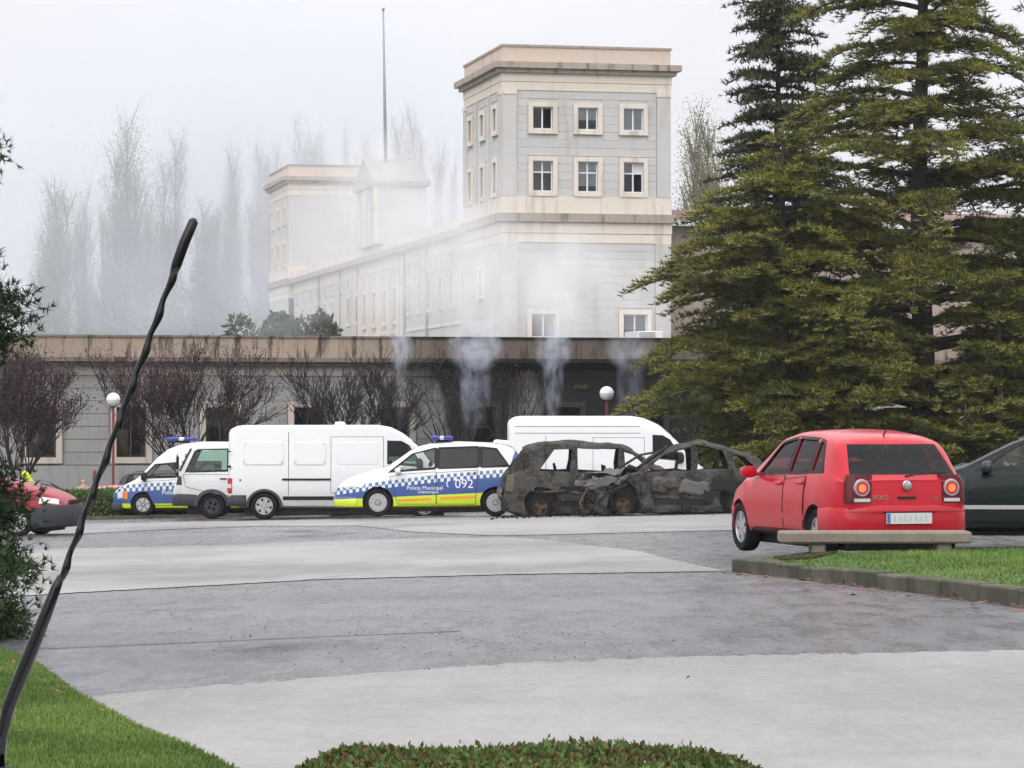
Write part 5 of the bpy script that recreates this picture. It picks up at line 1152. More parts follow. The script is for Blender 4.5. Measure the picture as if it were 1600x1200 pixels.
for a, c in (((2.225,1.15),(2.315,1.63)), ((1.205,1.18),(1.295,1.66))): patch_both(pm, mpv, [(a[0], a[1]), (c[0], a[1]), (c[0], c[1]), (a[0], c[1])], .003, 'pillar_trim', m_rubber)
b = MB(); b.prism([(.42, 1.64), (.95, 1.74), (.9, 1.83), (.55, 1.8)], 'y', -.55, .55); b.build('roof_spoiler', m_white, pm, bevel=.03)
# ---- police van behind
L = 4.8
pv = Car(L, top=[(0,1.98),(.1,2.05),(2.5,2.06),(2.95,2.0),(3.3,1.86),(3.6,1.62),(4.15,1.04),(4.55,.84),(4.74,.73),(4.8,.6)], bot=[(0,.34),(.3,.2),(4.5,.18),(4.8,.28)], belt=[(0,1.04),(4,1.0),(4.8,.66)], plan=[(0,.8),(.1,.9),(3.9,.9),(4.4,.82),(4.7,.68),(4.8,.55)], tumble=.13, crown=.1)
vl = (ux(182, 87) + L, 87.0)
pvn = vehicle('police_van', (vl[0], vl[1], gzf(*vl)), R(180), 'police van with chequered blue band and orange indicator, behind the white truck cab', pv, m_lvan, (.9, 3.95), .31, [[(3.05,1.08),(3.98,1.05),(3.62,1.42),(3.05,1.47)], [(1.8,1.1),(2.85,1.08),(2.85,1.5),(1.8,1.5)]], [((.74,1.1),(.64,1.55),3.5,4.25)], (.3, 3.75), .72, glass_m=m_glass, doors=[([(3.02,.3),(3.62,.3),(3.98,.95),(3.02,1.0)], (3.15,.92))], seat_x=(2.6,), W=1.8, cat='police van', rims=dict(n=6, sw=.1, rr=.62))
patch_both(pvn, pv, [(4.52, .48), (4.68, .47), (4.68, .66), (4.52, .68)], .014, 'headlamp', m_lens); patch_both(pvn, pv, [(4.38, .46), (4.5, .46), (4.5, .68), (4.38, .7)], .016, 'indicator', m_amber)
bumper(pvn, pv, 'front', .14, .36, m_plastic, .05, .25); text_mesh('Policia Municipal', .17, 'lettering', m_white_text, pvn, (2.86, pv.ys(2.9, .66) + .014, .6), (R(90), 0, R(180)))
for sd in (-1, 1): mirror_part(pvn, pv, 3.92, 1.06, m_rubber, sd, (.14, .18, .26))
lbar = MB().box((2.75, -.12, 2.03), (3.15, .12, 2.08)).build('light_bar', m_rubber, pvn)
for a, c, mm in ((2.5, 2.86, m_blue_lens), (2.87, 3.03, m_lens), (3.04, 3.4, m_blue_lens)): MB().box((a, -.3, 2.08), (c, .3, 2.18)).build('beacon', mm, lbar, bevel=.03)
b = MB(); b.tube([(4.2, .5, 1.03), (4.42, .4, .93)], .02, 5); b.build('wiper', m_rubber, pvn)
# ---- white truck with open chassis
L = 1.62
cab = Car(L, top=[(0,1.9),(.08,1.955),(1.05,1.97),(1.2,1.9),(1.47,1.38),(1.57,1.15),(1.62,.72)], bot=[(0,.42),(1.62,.34)], belt=[(0,1.2),(1.4,1.18),(1.62,.9)], plan=[(0,.92),(1.3,.92),(1.55,.86),(1.62,.78)], tumble=.14, crown=.07, sig=.04)
tl_ = (ux(277, 83) + L, 83.0)
trk = vehicle('truck', (tl_[0], tl_[1], gzf(*tl_)), R(180), 'white light truck cab facing the police van, behind the panel van', cab, m_white2, (.6,), .34, [[(.2,1.27),(1.3,1.24),(1.06,1.78),(.98,1.82),(.2,1.84)]], [((.7,1.3),(.6,1.8),1.05,1.7)], (.08, 1.36), .82, glass_m=m_glass_green, doors=[([(.14,.62),(.3,.62),(1.3,.85),(1.36,1.17),(.14,1.17)], (.3, 1.06))], seat_x=(.5,), W=1.86, cat='truck', rims=dict(n=4, sw=.2, rr=.62, mat=m_plastic, handle=m_rubber))
bumper(trk, cab, 'front', .34, .66, m_plastic, .035, .62)
for sd in (-1, 1):
    k = 12; b = MB(); ring_o = [(.6 + .49*math.cos(math.pi*j/k), .33 + .46*math.sin(math.pi*j/k)) for j in range(k+1)]; ring_i = [(.6 + .385*math.cos(math.pi*j/k), .33 + .37*math.sin(math.pi*j/k)) for j in range(k+1)]
    y0, y1 = sd*.90, sd*.955; V = [(x, y1, z) for x, z in ring_o] + [(x, y1, z) for x, z in ring_i] + [(x, y0, z) for x, z in ring_o]; n_ = k+1
    b.add(V, [(j, j+1, n_+j+1, n_+j) for j in range(k)] + [(2*n_+j, 2*n_+j+1, j+1, j) for j in range(k)]); b.build('wheel_arch', m_plastic, trk, True)
    b = MB(); b.tube([(1.5, sd*.9, 1.25), (1.5, sd*1.1, 1.35), (1.5, sd*1.1, 1.7)], .015, 6); ms = b.build('mirror_arm', m_rubber, trk, True)
    MB().box((1.46, min(sd*1.02, sd*1.2), 1.3), (1.52, max(sd*1.02, sd*1.2), 1.66)).build('mirror', m_rubber, ms, bevel=.02); MB().box((1.46, min(sd*1.03, sd*1.18), 1.1), (1.52, max(sd*1.03, sd*1.18), 1.25)).build('mirror', m_rubber, ms, bevel=.02)
    wheel(trk, -2.75, sd*.78, .34, .3, sd, 4, .16, m_plastic, .6); wheel(trk, -.6, sd*5, .001, .001, sd) if False else None
patch_both(trk, cab, [(1.42, .68), (1.58, .68), (1.57, .88), (1.44, .88)], .012, 'headlamp', m_lens); patch_both(trk, cab, [(.1, .78), (.2, .78), (.2, .86), (.1, .86)], .012, 'marker_lamp', m_amber)
patch_both(trk, cab, [(1.44, 1.26), (1.5, 1.26), (1.2, 1.86), (1.14, 1.86)], .012, 'pillar_trim', m_rubber); patch_both(trk, cab, [(1.4, .9), (1.56, .9), (1.52, 1.12), (1.42, 1.14)], .01, 'corner_panel', m_plastic)
for i in range(5): MB().box((1.575, -.55, 1.12+i*.06), (1.6, .55, 1.14+i*.06)).build('grille_bar', m_rubber, trk)
b = MB(); b.box((-3.6, -.45, .5), (.1, -.35, .68)).box((-3.6, .35, .5), (.1, .45, .68)).build('chassis_rail', m_rubber, trk)
b = MB(); b.box((-3.7, -.95, .82), (-.08, .95, .92)).build('flatbed', m_plastic, trk)
for a in (-.95, .92): MB().box((-3.7, a, .93), (-.08, a+.03, 1.3)).build('side_board', m_silver, trk)

# ---- panel vans
def emboss(root, car, poly, sd, h, name, mat):
    o = seal_ring(car, poly, sd, 0, .035, 0.003)
    mb = MB(); O, I = poly, grow(poly, -.04); n = len(poly); V = []; k = 6
    for i in range(n):
        for j in range(k):
            t = j/k
            for Q_, of in ((O, .001), (I, h)):
                p = np.array(Q_[i])*(1-t) + np.array(Q_[(i+1) % n])*t; V.append((p[0], sd*(car.ys(p[0], p[1]) + of), p[1]))
    m = n*k; mb.add(V, [(2*i, 2*((i+1) % m), 2*((i+1) % m)+1, 2*i+1) for i in range(m)]); sp = side_patch(car, I, h, sd, 6, 8); mb.add(sp.v, sp.f)
    return mb.build(name, mat, root, 20)
def rrect(x0, x1, z0, z1, r=.09):
    out = []
    for cx_, cz_, a0 in ((x1-r, z0+r, -90), (x1-r, z1-r, 0), (x0+r, z1-r, 90), (x0+r, z0+r, 180)):
        for k in range(4): a = R(a0 + k*30); out.append((cx_ + r*math.cos(a), cz_ + r*math.sin(a)))
    return out
def seam_line(root, car, x, z0, z1, sides=(-1, 1)): patch_both(root, car, [(x-.007, z0), (x+.007, z0), (x+.007, z1), (x-.007, z1)], .003, 'panel_gap', m_seam, sides)
L = 5.75
vn = Car(L, top=[(0,2.25),(.06,2.33),(.3,2.38),(3.7,2.385),(4.05,2.33),(4.35,2.18),(4.77,1.86),(5.12,1.4),(5.25,1.3),(5.55,1.14),(5.7,.9),(5.75,.7)], bot=[(0,.4),(.3,.3),(5.4,.26),(5.75,.34)], belt=[(0,1.25),(4.6,1.22),(5.4,1.05),(5.75,.8)], plan=[(0,.93),(.05,.985),(4.6,.985),(5.2,.92),(5.6,.74),(5.75,.55)], tumble=.08, crown=.09, shoulder=.985)
v1 = vehicle('panel_van', (ux(362, 79), 79.0, gzf(ux(362, 79), 79) + .03), R(2), 'white panel van with ribbed side panels beside the police people carrier', vn, m_white, (.87, 4.9), .345, [[(3.98,1.42),(4.84,1.34),(4.5,1.86),(4.32,1.96),(3.98,1.97)]], [((.82,1.42),(.7,1.98),4.4,5.3)], (3.5, 4.95), .85, glass_m=m_glass_green, doors=[([(2.55,.68),(3.86,.68),(3.86,2.08),(2.55,2.08)], (3.7,1.14)), ([(3.92,.45),(4.5,.45),(4.95,.9),(4.9,1.28),(3.92,1.34)], (4.05,1.12))], seat_x=(4.0,), W=1.97, cat='van', rims=dict(n=6, sw=.1, rr=.64, handle=m_rubber), arch=1.14)
for sd in (-1, 1):
    for x0, x1 in ((.32, 1.38), (1.6, 2.44), (2.66, 3.78)): emboss(v1, vn, rrect(x0, x1, 1.36, 1.98), sd, .018, 'side_panel', m_white)
patch_both(v1, vn, [(1.32, .99), (2.55, .99), (2.55, 1.04), (1.32, 1.04)], .02, 'door_rail', m_rubber); patch_both(v1, vn, [(1.34, .5), (4.4, .5), (4.4, .59), (1.34, .59)], .018, 'rub_strip', m_rubber)
patch_both(v1, vn, [(.03, .4), (.42, .4), (.42, .62), (.03, .62)], .02, 'bumper_side', m_plastic); bumper(v1, vn, 'rear', .34, .6, m_plastic, .04, .4)
seam_line(v1, vn, 1.48, .62, 2.2); patch_both(v1, vn, [(.25, .98), (.29, .98), (.29, 1.02), (.25, 1.02)], .012, 'lock', m_rubber)
for sd in (-1, 1):
    lo = MB().box((-.05, min(sd*.86, sd*.995), .68), (.07, max(sd*.86, sd*.995), 1.05)).build('tail_lamp', m_red_lens, v1, bevel=.02)
    MB().box((-.055, min(sd*.87, sd*1.0), .8), (.05, max(sd*.87, sd*1.0), .9)).build('lamp_lens', m_lens, lo)
    MB().tube([(-.06, sd*.97, 1.34), (.03, sd*.99, 1.34)], .035, 6).build('hinge', m_rubber, v1); MB().tube([(-.06, sd*.97, 1.72), (.03, sd*.99, 1.72)], .02, 6).build('hinge', m_rubber, v1)
    mirror_part(v1, vn, 4.78, 1.36, m_rubber, sd, (.16, .2, .34))
MB().lathe([(0, 2.47), (.12, 2.46), (.15, 2.4), (.15, 2.36)], 14, 'z', (2.75, .2, 0)).build('roof_vent', m_white2, v1, True)
bumper(v1, vn, 'front', .3, .72, m_plastic, .03, .5); k = 14
for sd in (-1, 1):
    b = MB(); V = []
    for j in range(k+1):
        a = math.pi*j/k
        for rr, yy in ((.395, .99), (.46, .995), (.46, .96)): V.append((.87 + rr*math.cos(a), sd*yy, .33 + rr*.98*math.sin(a)))
    b.add(V, [(3*j+q, 3*j+3+q, 3*j+4+q, 3*j+1+q) for j in range(k) for q in (0, 1)]); b.build('wheel_arch', m_plastic, v1, True)
L = 5.6
vt = Car(L, top=[(0,2.45),(.08,2.56),(.3,2.6),(3.4,2.6),(3.75,2.54),(4.15,2.36),(4.66,1.92),(5.05,1.42),(5.15,1.34),(5.45,1.12),(5.55,.9),(5.6,.7)], bot=[(0,.42),(.3,.32),(5.3,.28),(5.6,.36)], belt=[(0,1.3),(4.5,1.28),(5.6,.9)], plan=[(0,.9),(.06,.98),(4.5,.98),(5.1,.9),(5.45,.74),(5.6,.6)], tumble=.1, crown=.16, shoulder=.985)
v2 = vehicle('panel_van', (ux(795, 86), 86.0, gzf(ux(795, 86), 86) + .02), R(1), 'tall white high-roof van behind the burnt-out cars', vt, m_white, (.95, 4.6), .34, [[(3.95,1.45),(4.75,1.38),(4.4,1.94),(4.2,2.05),(3.95,2.06)]], [((.8,1.45),(.66,2.05),4.3,5.2)], (3.5, 4.8), .85, glass_m=m_glass_dark, doors=[([(2.3,.68),(3.7,.68),(3.7,2.0),(2.3,2.0)], None)], seat_x=(4.0,), W=1.95, cat='van', arch=1.14)
for z_ in (2.12, 2.3): patch_both(v2, vt, [(.15, z_), (3.6, z_), (3.6, z_+.014), (.15, z_+.014)], .003, 'roof_crease_shade', m_seam)  # dark strips painted on for the shade in the roof creases
seam_line(v2, vt, 1.0, 1.0, 2.05); bumper(v2, vt, 'rear', .36, .62, m_plastic, .04, .4)
for sd in (-1, 1): MB().box((-.045, min(sd*.84, sd*.985), 1.0), (.07, max(sd*.84, sd*.985), 1.35)).build('tail_lamp', m_red_lens, v2, bevel=.02); mirror_part(v2, vt, 4.7, 1.42, m_rubber, sd, (.16, .2, .34))

# ---- burnt-out cars
def burnt_mat(name, k):
    m = M(name); n = m.noise(2.6, 7, .65, dist=.7); n2 = m.noise(6, 6, .65, stretch=(1, 1, 1.8)); n3 = m.noise(26, 4); n4 = m.noise(1.4, 4)
    n5 = m.noise(4.5, 6, .7, stretch=(1.6, 1, .7), dist=1.2)
    c = m.mix(n.ramp(.34, .6), (.028, .026, .024), (.085, .08, .073)); c = m.mix(n2.ramp(.56, .7)*.5, c, (.17, .155, .12)); c = m.mix((n4*n2*2.6).ramp(.84+k, 1.05+k)*.6, c, (.12, .065, .035)); c = m.mix(n3.ramp(.6, .72)*.5, c, (.26, .25, .23)); c = m.mix(n5.ramp(.56, .64)*.85, c, (.01, .0095, .009))
    m.bsdf(c, .9, .15, bump=n3*.5 + n2, bstr=1.0, bdist=.06, spec=.2); return m.done()
m_burnt = burnt_mat('burnt_steel', 0.0); m_burnt2 = burnt_mat('burnt_steel_rusty', -.06); m_ash = simple('ash_metal', (.115, .11, .105), .85, .2, var=.5, scale=8); m_soot = simple('sooty_metal', (.013, .0125, .012), .95, var=.4, scale=6); m_rust = simple('rusty_metal', (.085, .05, .032), .9, .1, var=.4, scale=8)
def denter(seed, amp, hump=None):
    o = Vector((seed*3.1, seed*1.7, seed*.9))
    def f(x, y, z):
        p = Vector((x, y, z)); a = mnoise.noise_vector(p*1.6 + o)*amp + mnoise.noise_vector(p*5 + o)*amp*.35; a.z *= .7
        q = p + a
        if hump: q = hump(q)
        return (q.x, q.y, q.z)
    return f
L = 4.65
def hump1(q):
    if q.z > 1.45: q.z -= .05*math.exp(-((q.x-2.2)/.6)**2)
    return q
b1 = Car(L, top=[(0,.95),(.08,1.08),(.5,1.66),(.9,1.77),(1.5,1.82),(2.4,1.8),(2.8,1.73),(3.1,1.58),(3.75,1.12),(4.4,.95),(4.6,.7),(4.65,.6)], bot=[(0,.16),(.3,.04),(4.3,.04),(4.65,.16)], belt=[(0,1.02),(3.5,1.02),(4.65,.62)], plan=[(0,.78),(.2,.89),(3.9,.89),(4.4,.74),(4.65,.56)], tumble=.2, crown=.08, dent=denter(1, .06, hump1))
w1 = [[(.82,1.12),(1.53,1.09),(1.58,1.62),(1.15,1.59)], [(1.72,1.09),(2.66,1.07),(2.7,1.63),(1.72,1.66)], [(2.82,1.07),(3.58,1.05),(3.1,1.47),(2.82,1.59)]]
B1 = vehicle('burnt_out_car', (ux(786, 73), 73.0, gzf(ux(786, 73), 73) + .0), R(2), 'burnt-out grey people carrier shell with empty windows, before the tall white van', b1, m_burnt, (.85, 3.75), .31, w1, [((.68,1.2),(.56,1.6),3.0,3.9), ((.7,1.08),(.58,1.6),-.1,.5)], (.14, 3.5), .6, W=1.78, cat='burnt car', rims=dict(n=0), arch=1.28)
for ch in [c for c in B1.children if c.name.startswith('wheel')]:
    for g_ in list(ch.children): bpy.data.objects.remove(g_)
    bpy.data.objects.remove(ch)
def burnt_bits(root, car, xs_, W, seats_x):
    for x in xs_:
        for sd in (-1, 1): wheel(root, x, sd*(W/2-.2), .33, .17, sd, 3, .09, m_rust, .5, burnt=True, m_t=m_soot, cz=.235)
    r = random.Random(int(car.L*100))
    for x in seats_x:
        for y in (-.38, .38):
            b = MB()
            for yy in (-.17, 0, .17): b.tube([(x, y+yy, .55), (x-.08 + r.uniform(-.04, .04), y+yy, .95), (x-.14, y+yy*.8, 1.22 + r.uniform(-.08, .05))], .022, 5)
            b.tube([(x-.1, y-.2, 1.0), (x-.1, y+.2, 1.0)], .02, 5); b.tube([(x-.14, y-.17, 1.2), (x-.14, y+.17, 1.2)], .02, 5); b.build('seat_frame', m_soot, root)
burnt_bits(B1, b1, (.85, 3.75), 1.78, (1.35, 2.5))
# sagging rear bumper skin and lamp pocket
b = MB(); V = []
for i in range(10):
    t = i/9; y = .86 - 1.7*t; zz = .42 + .08*math.sin(t*9)
    for dz, dx in ((0, -.06), (.12, -.1), (.22, -.03)): V.append((dx + .05*math.sin(t*14+dz*9), y, zz + dz))
b.add(V, [(3*i+j, 3*i+3+j, 3*i+4+j, 3*i+1+j) for i in range(9) for j in (0, 1)]); b.build('bumper_remains', m_ash, B1, True)
for sd in (-1, 1): b = MB(); b.prism([(.02, .62), (.22, .6), (.24, 1.02), (.06, 1.0)], 'y', min(sd*.78, sd*.9), max(sd*.78, sd*.9)); b.build('lamp_pocket', simple('scorched_khaki', (.11, .1, .075), .95, var=.5, scale=8), B1, bevel=.02)
b = MB(); b.tube([(3.2, -.3, 1.0), (3.2, .1, 1.1), (3.2, .5, 1.0)], .025, 6); b.build('steering_column', m_soot, B1)
L = 4.15
def hump2(q):
    if q.z > 1.35: q.z += .07*math.exp(-((q.x-1.55)/.24)**2)*(1 if q.y > -.2 else .4) - .06*math.exp(-((q.x-.7)/.4)**2)
    if q.x > 3.1: q.z += .06*math.sin(q.x*9 + q.y*4); q.y *= .96
    return q
b2 = Car(L, top=[(0,1.0),(.1,1.16),(.3,1.36),(.85,1.57),(1.5,1.64),(2.05,1.6),(2.6,1.32),(3.05,1.02),(3.4,.93),(3.95,.78),(4.15,.55)], bot=[(0,.18),(.3,.05),(3.8,.05),(4.15,.16)], belt=[(0,1.0),(3.0,.96),(4.15,.55)], plan=[(0,.75),(.25,.86),(3.3,.86),(3.8,.76),(4.15,.6)], tumble=.24, crown=.07, dent=denter(5, .085, hump2))
B2 = vehicle('burnt_out_car', (ux(914, 70.5) + L, 70.5, gzf(ux(914, 70.5) + 2, 70.5) + .0), R(180), 'burnt-out car with crushed nose and buckled roof beside the red hatchback', b2, m_burnt2, (.75, 3.3), .31, [[(1.8,1.02),(2.82,.98),(2.34,1.4),(1.8,1.53)], [(.95,1.06),(1.66,1.04),(1.66,1.53),(1.06,1.49)], [(.4,1.1),(.82,1.08),(.82,1.44),(.66,1.41)]], [((.66,1.12),(.52,1.46),2.2,3.1), ((.64,1.08),(.52,1.4),-.1,.5)], (.14, 2.85), .58, W=1.72, cat='burnt car', rims=dict(n=0), arch=1.25, hole=((3.25, -.6, .52), (4.4, 1.2, 1.3)))
for ch in [c for c in B2.children if c.name.startswith('wheel')]:
    for g_ in list(ch.children): bpy.data.objects.remove(g_)
    bpy.data.objects.remove(ch)
burnt_bits(B2, b2, (.75, 3.3), 1.72, (1.3, 2.2))
def crumple(root, name, corners, mat, amp, seed, n=10):
    a, b_, c, d = (np.array(q, float) for q in corners); rr = np.random.default_rng(seed); ph = rr.uniform(0, 6, 4); V = []
    for i in range(n):
        for j in range(n):
            s, t = i/(n-1), j/(n-1); p = a*(1-s)*(1-t) + b_*s*(1-t) + c*s*t + d*(1-s)*t; w = amp*(math.sin(s*9+ph[0])*math.sin(t*6+ph[1]) + .6*math.sin((s+t)*14+ph[2])); V.append(p + np.array([w*.4, w*.3, w]) + rr.normal(size=3)*amp*.15)
    mb = MB(); mb.add(V, [(i*n+j, i*n+j+1, (i+1)*n+j+1, (i+1)*n+j) for i in range(n-1) for j in range(n-1)]); o = mb.build(name, mat, root, 40); md = o.modifiers.new('s', 'SOLIDIFY'); md.thickness = .008; return o
crumple(B2, 'crumpled_bonnet', ((3.0, -.7, 1.02), (4.15, -.62, .86), (4.2, .55, .9), (3.0, .72, 1.06)), m_ash, .075, 3)
crumple(B2, 'torn_wing', ((3.1, .86, .9), (4.0, .78, .86), (4.2, .9, .6), (3.5, .92, .72)), m_ash, .06, 4); crumple(B2, 'torn_wing', ((2.95, -.84, .95), (4.1, -.7, .72), (4.2, -.8, .4), (3.75, -.9, .5)), m_burnt, .05, 5)
crumple(B2, 'hanging_panel', ((2.9, .9, .12), (3.1, .98, .9), (2.75, .93, 1.0), (2.6, .9, .14)), m_burnt2, .03, 6)
crumple(B2, 'engine_block', ((3.5, .2, .35), (4.1, .3, .38), (4.15, .75, .55), (3.55, .8, .6)), m_ash, .09, 7); crumple(B2, 'radiator_remains', ((4.15, -.5, .2), (4.2, .6, .2), (4.18, .62, .62), (4.14, -.5, .6)), m_soot, .05, 8)
b = MB(); b.tube([(3.05, .62, 1.0), (2.72, .6, 1.3), (2.3, .55, 1.56)], .035, 6); b.tube([(3.45, -.3, 1.0), (2.9, .1, 1.36), (2.6, .5, 1.42)], .03, 6); b.build('bent_pillar', m_burnt, B2, True)
for i_, (xx_, yy_, zz_, rr_) in enumerate(((3.55, .55, .62, .13), (3.9, .35, .5, .16), (4.05, .7, .42, .11), (3.75, .8, .36, .12), (3.4, .3, .55, .17))):
    crumple(B2, 'engine_part', ((xx_-rr_, yy_, zz_-rr_), (xx_+rr_, yy_+.1, zz_-rr_), (xx_+rr_*.8, yy_+.15, zz_+rr_), (xx_-rr_, yy_+.05, zz_+rr_*1.1)), m_ash if i_ % 2 else m_burnt, .05, 20+i_, 7)
for q_ in ([(3.35, .8, .95), (3.6, .88, .6), (3.55, .86, .2)], [(4.1, .75, .62), (4.28, .8, .3), (4.2, .85, .06)], [(3.2, .9, .72), (3.7, .97, .5), (4.1, .95, .12)]): MB().tube(q_, .028, 5).build('spring_leg', m_rust if q_[0][0] > 4 else m_soot, B2, True)
for cr, bb, n_, sd_ in ((b1, B1, 5, -1), (b2, B2, 6, 1)):
    for i_ in range(n_):
        r5 = random.Random(i_*7+n_); x_ = r5.uniform(.4, 2.9); z_ = r5.uniform(.25, .9); w_, h_ = r5.uniform(.15, .4), r5.uniform(.06, .2); y_ = sd_*(cr.ys(x_, z_) + .03)
        crumple(bb, 'peeled_panel', ((x_-w_, y_, z_-h_), (x_+w_, y_ + sd_*.02, z_-h_*.6), (x_+w_*.8, y_ + sd_*.03, z_+h_), (x_-w_*.9, y_, z_+h_*.7)), (m_ash, m_soot, m_burnt, m_burnt2)[i_ % 4], .022, 40+i_, 6)
nd = 420; Pd = np.c_[rng.uniform(-.5, 4.8, nd), rng.normal(size=nd)*1.1 + 71.0]; V_, Q_ = diamonds(np.c_[Pd, gz(Pd[:, 0], Pd[:, 1]) + .03], np.c_[rng.normal(size=(nd, 2)), rng.normal(size=nd)*.5], rng.uniform(.03, .16, nd), rng.uniform(.02, .09, nd))
tag(np_mesh('debris', V_, Q_, m_soot), 'black debris scattered on the ground round the burnt-out cars', 'debris', kind='stuff')
deb = crumple(B2, 'fallen_sill', ((2.5, 1.05, .03), (3.3, 1.1, .03), (3.3, 1.22, .05), (2.5, 1.2, .04)), m_ash, .015, 9)

for cr, bb, xx in ((b1, B1, (1.62, 2.72)), (b2, B2, (1.72, .88, 2.85))):
    for x_ in xx: patch_both(bb, cr, [(x_-.012, .25), (x_+.012, .25), (x_+.012, 1.0), (x_-.012, 1.0)], .006, 'door_gap', m_soot)
    patch_both(bb, cr, [(.9, .62), (2.75, .6), (2.75, .635), (.9, .65)], .01, 'bent_moulding', m_ash); patch_both(bb, cr, [(1.1, .26), (2.8, .26), (2.8, .4), (1.1, .38)], .008, 'scorched_sill', m_soot)
# ------------------------------------------------------------------ bench, lamps, bollard
m_bench = simple('weathered_concrete', (.2, .172, .138), .9, var=.35, scale=5, bump=.5)
bx0, bx1 = ux(1217, 32.9), ux(1514, 32.9); bc = ((bx0+bx1)/2, 32.9); bz = gzf(*bc)
bn = empty('stone_bench', (bc[0], bc[1], bz), R(0.6), 'low weathered stone bench at the lawn edge behind the red hatchback', 'bench')
h = (bx1-bx0)/2; MB().box((-h, -.22, .25), (h, .22, .375)).build('seat', m_bench, bn, bevel=.02)
for s_ in (-.6, .72): MB().box((s_*h*1.0-.075, -.16, -.05), (s_*h*1.0+.075, .16, .252)).build('leg', m_bench, bn, bevel=.015)
m_lpost = simple('red_lamp_post', (.2, .03, .035), .5, var=.2); m_globe = simple('opal_globe', (.62, .63, .63), .25, 0, .4, var=.05); m_globe_top = simple('globe_cap', (.75, .76, .77), .3)
def lamp(u, v, d, label):
    x, y, z = px(u, v, d); g0 = gzf(x, y); rt = empty('street_lamp', (x, y, g0), 0, label, 'street lamp', 'globe lamps by the low building'); hz_ = z - g0
    MB().tube([(0, 0, -.1), (0, 0, .5), (0, 0, .52), (0, 0, hz_-.2)], [.075, .07, .045, .04], 10).build('post', m_lpost, rt, 40)
    g_ = MB().lathe([(.0, hz_-.24)] + [(.235*math.sin(math.pi*k/14), hz_ - .235*math.cos(math.pi*k/14)) for k in range(1, 8)], 20).build('globe', m_globe, rt, True)
    MB().lathe([(.236*math.sin(math.pi*k/14), hz_ + .006 - .236*math.cos(math.pi*k/14)) for k in range(7, 14)] + [(0, hz_+.242)], 20).build('globe_cap', m_globe_top, g_, True)
    MB().lathe([(.05, hz_-.26), (.11, hz_-.21), (.05, hz_-.19)], 12).build('collar', m_plastic, rt, True)
lamp(177, 625, 103, 'round globe lamp on a red post beside the purple plum trees'); lamp(948, 615, 103, 'round globe lamp on a red post before the scorched wall')
x, y, z = px(148, 735, 97); o = empty('post', (x, y, gzf(x, y)), 0, 'short red-topped post beyond the hedge near the lamp', 'post')
hz_ = z - gzf(x, y); MB().tube([(0, 0, -.1), (0, 0, hz_-.35)], .05, 8).build('shaft', m_soot, o, True); MB().tube([(0, 0, hz_-.36), (0, 0, hz_), (0, 0, hz_+.04)], [.06, .06, .02], 8).build('cap', m_lpost, o, True)

# ------------------------------------------------------------------ people beyond the hedge
m_skin = simple('skin', (.42, .25, .18), .55, var=.08); m_hivis = simple('hi_vis_jacket', (.55, .75, .02), .6, var=.08); m_beige = simple('beige_jacket', (.3, .27, .2), .8); m_navycloth = simple('navy_trousers', (.02, .022, .035), .85); m_hair = simple('dark_hair', (.03, .022, .018), .8); m_orange = simple('orange_cloth', (.5, .13, .04), .8)
def skin_obj(name, J, Ed, rad, mat, parent, sub=2):
    me = bpy.data.meshes.new(name); me.from_pydata(J, Ed, []); o = bpy.data.objects.new(name, me); C.objects.link(o)
    bm = bmesh.new(); bm.from_mesh(me); lay = bm.verts.layers.skin.verify(); bm.verts.ensure_lookup_table()
    for i, v in enumerate(bm.verts): v[lay].radius = (rad[i], rad[i]) if not isinstance(rad[i], tuple) else rad[i]; v[lay].use_root = (i == 0)
    bm.to_mesh(me); bm.free()
    o.modifiers.new('k', 'SKIN').use_smooth_shade = True; s_ = o.modifiers.new('s', 'SUBSURF'); s_.levels = sub; s_.render_levels = sub
    dg = bpy.context.evaluated_depsgraph_get(); m2 = bpy.data.meshes.new_from_object(o.evaluated_get(dg)); bpy.data.objects.remove(o); bpy.data.meshes.remove(me)
    m2.materials.clear(); finish(m2, mat, True); return link(bpy.data.objects.new(name, m2), parent)
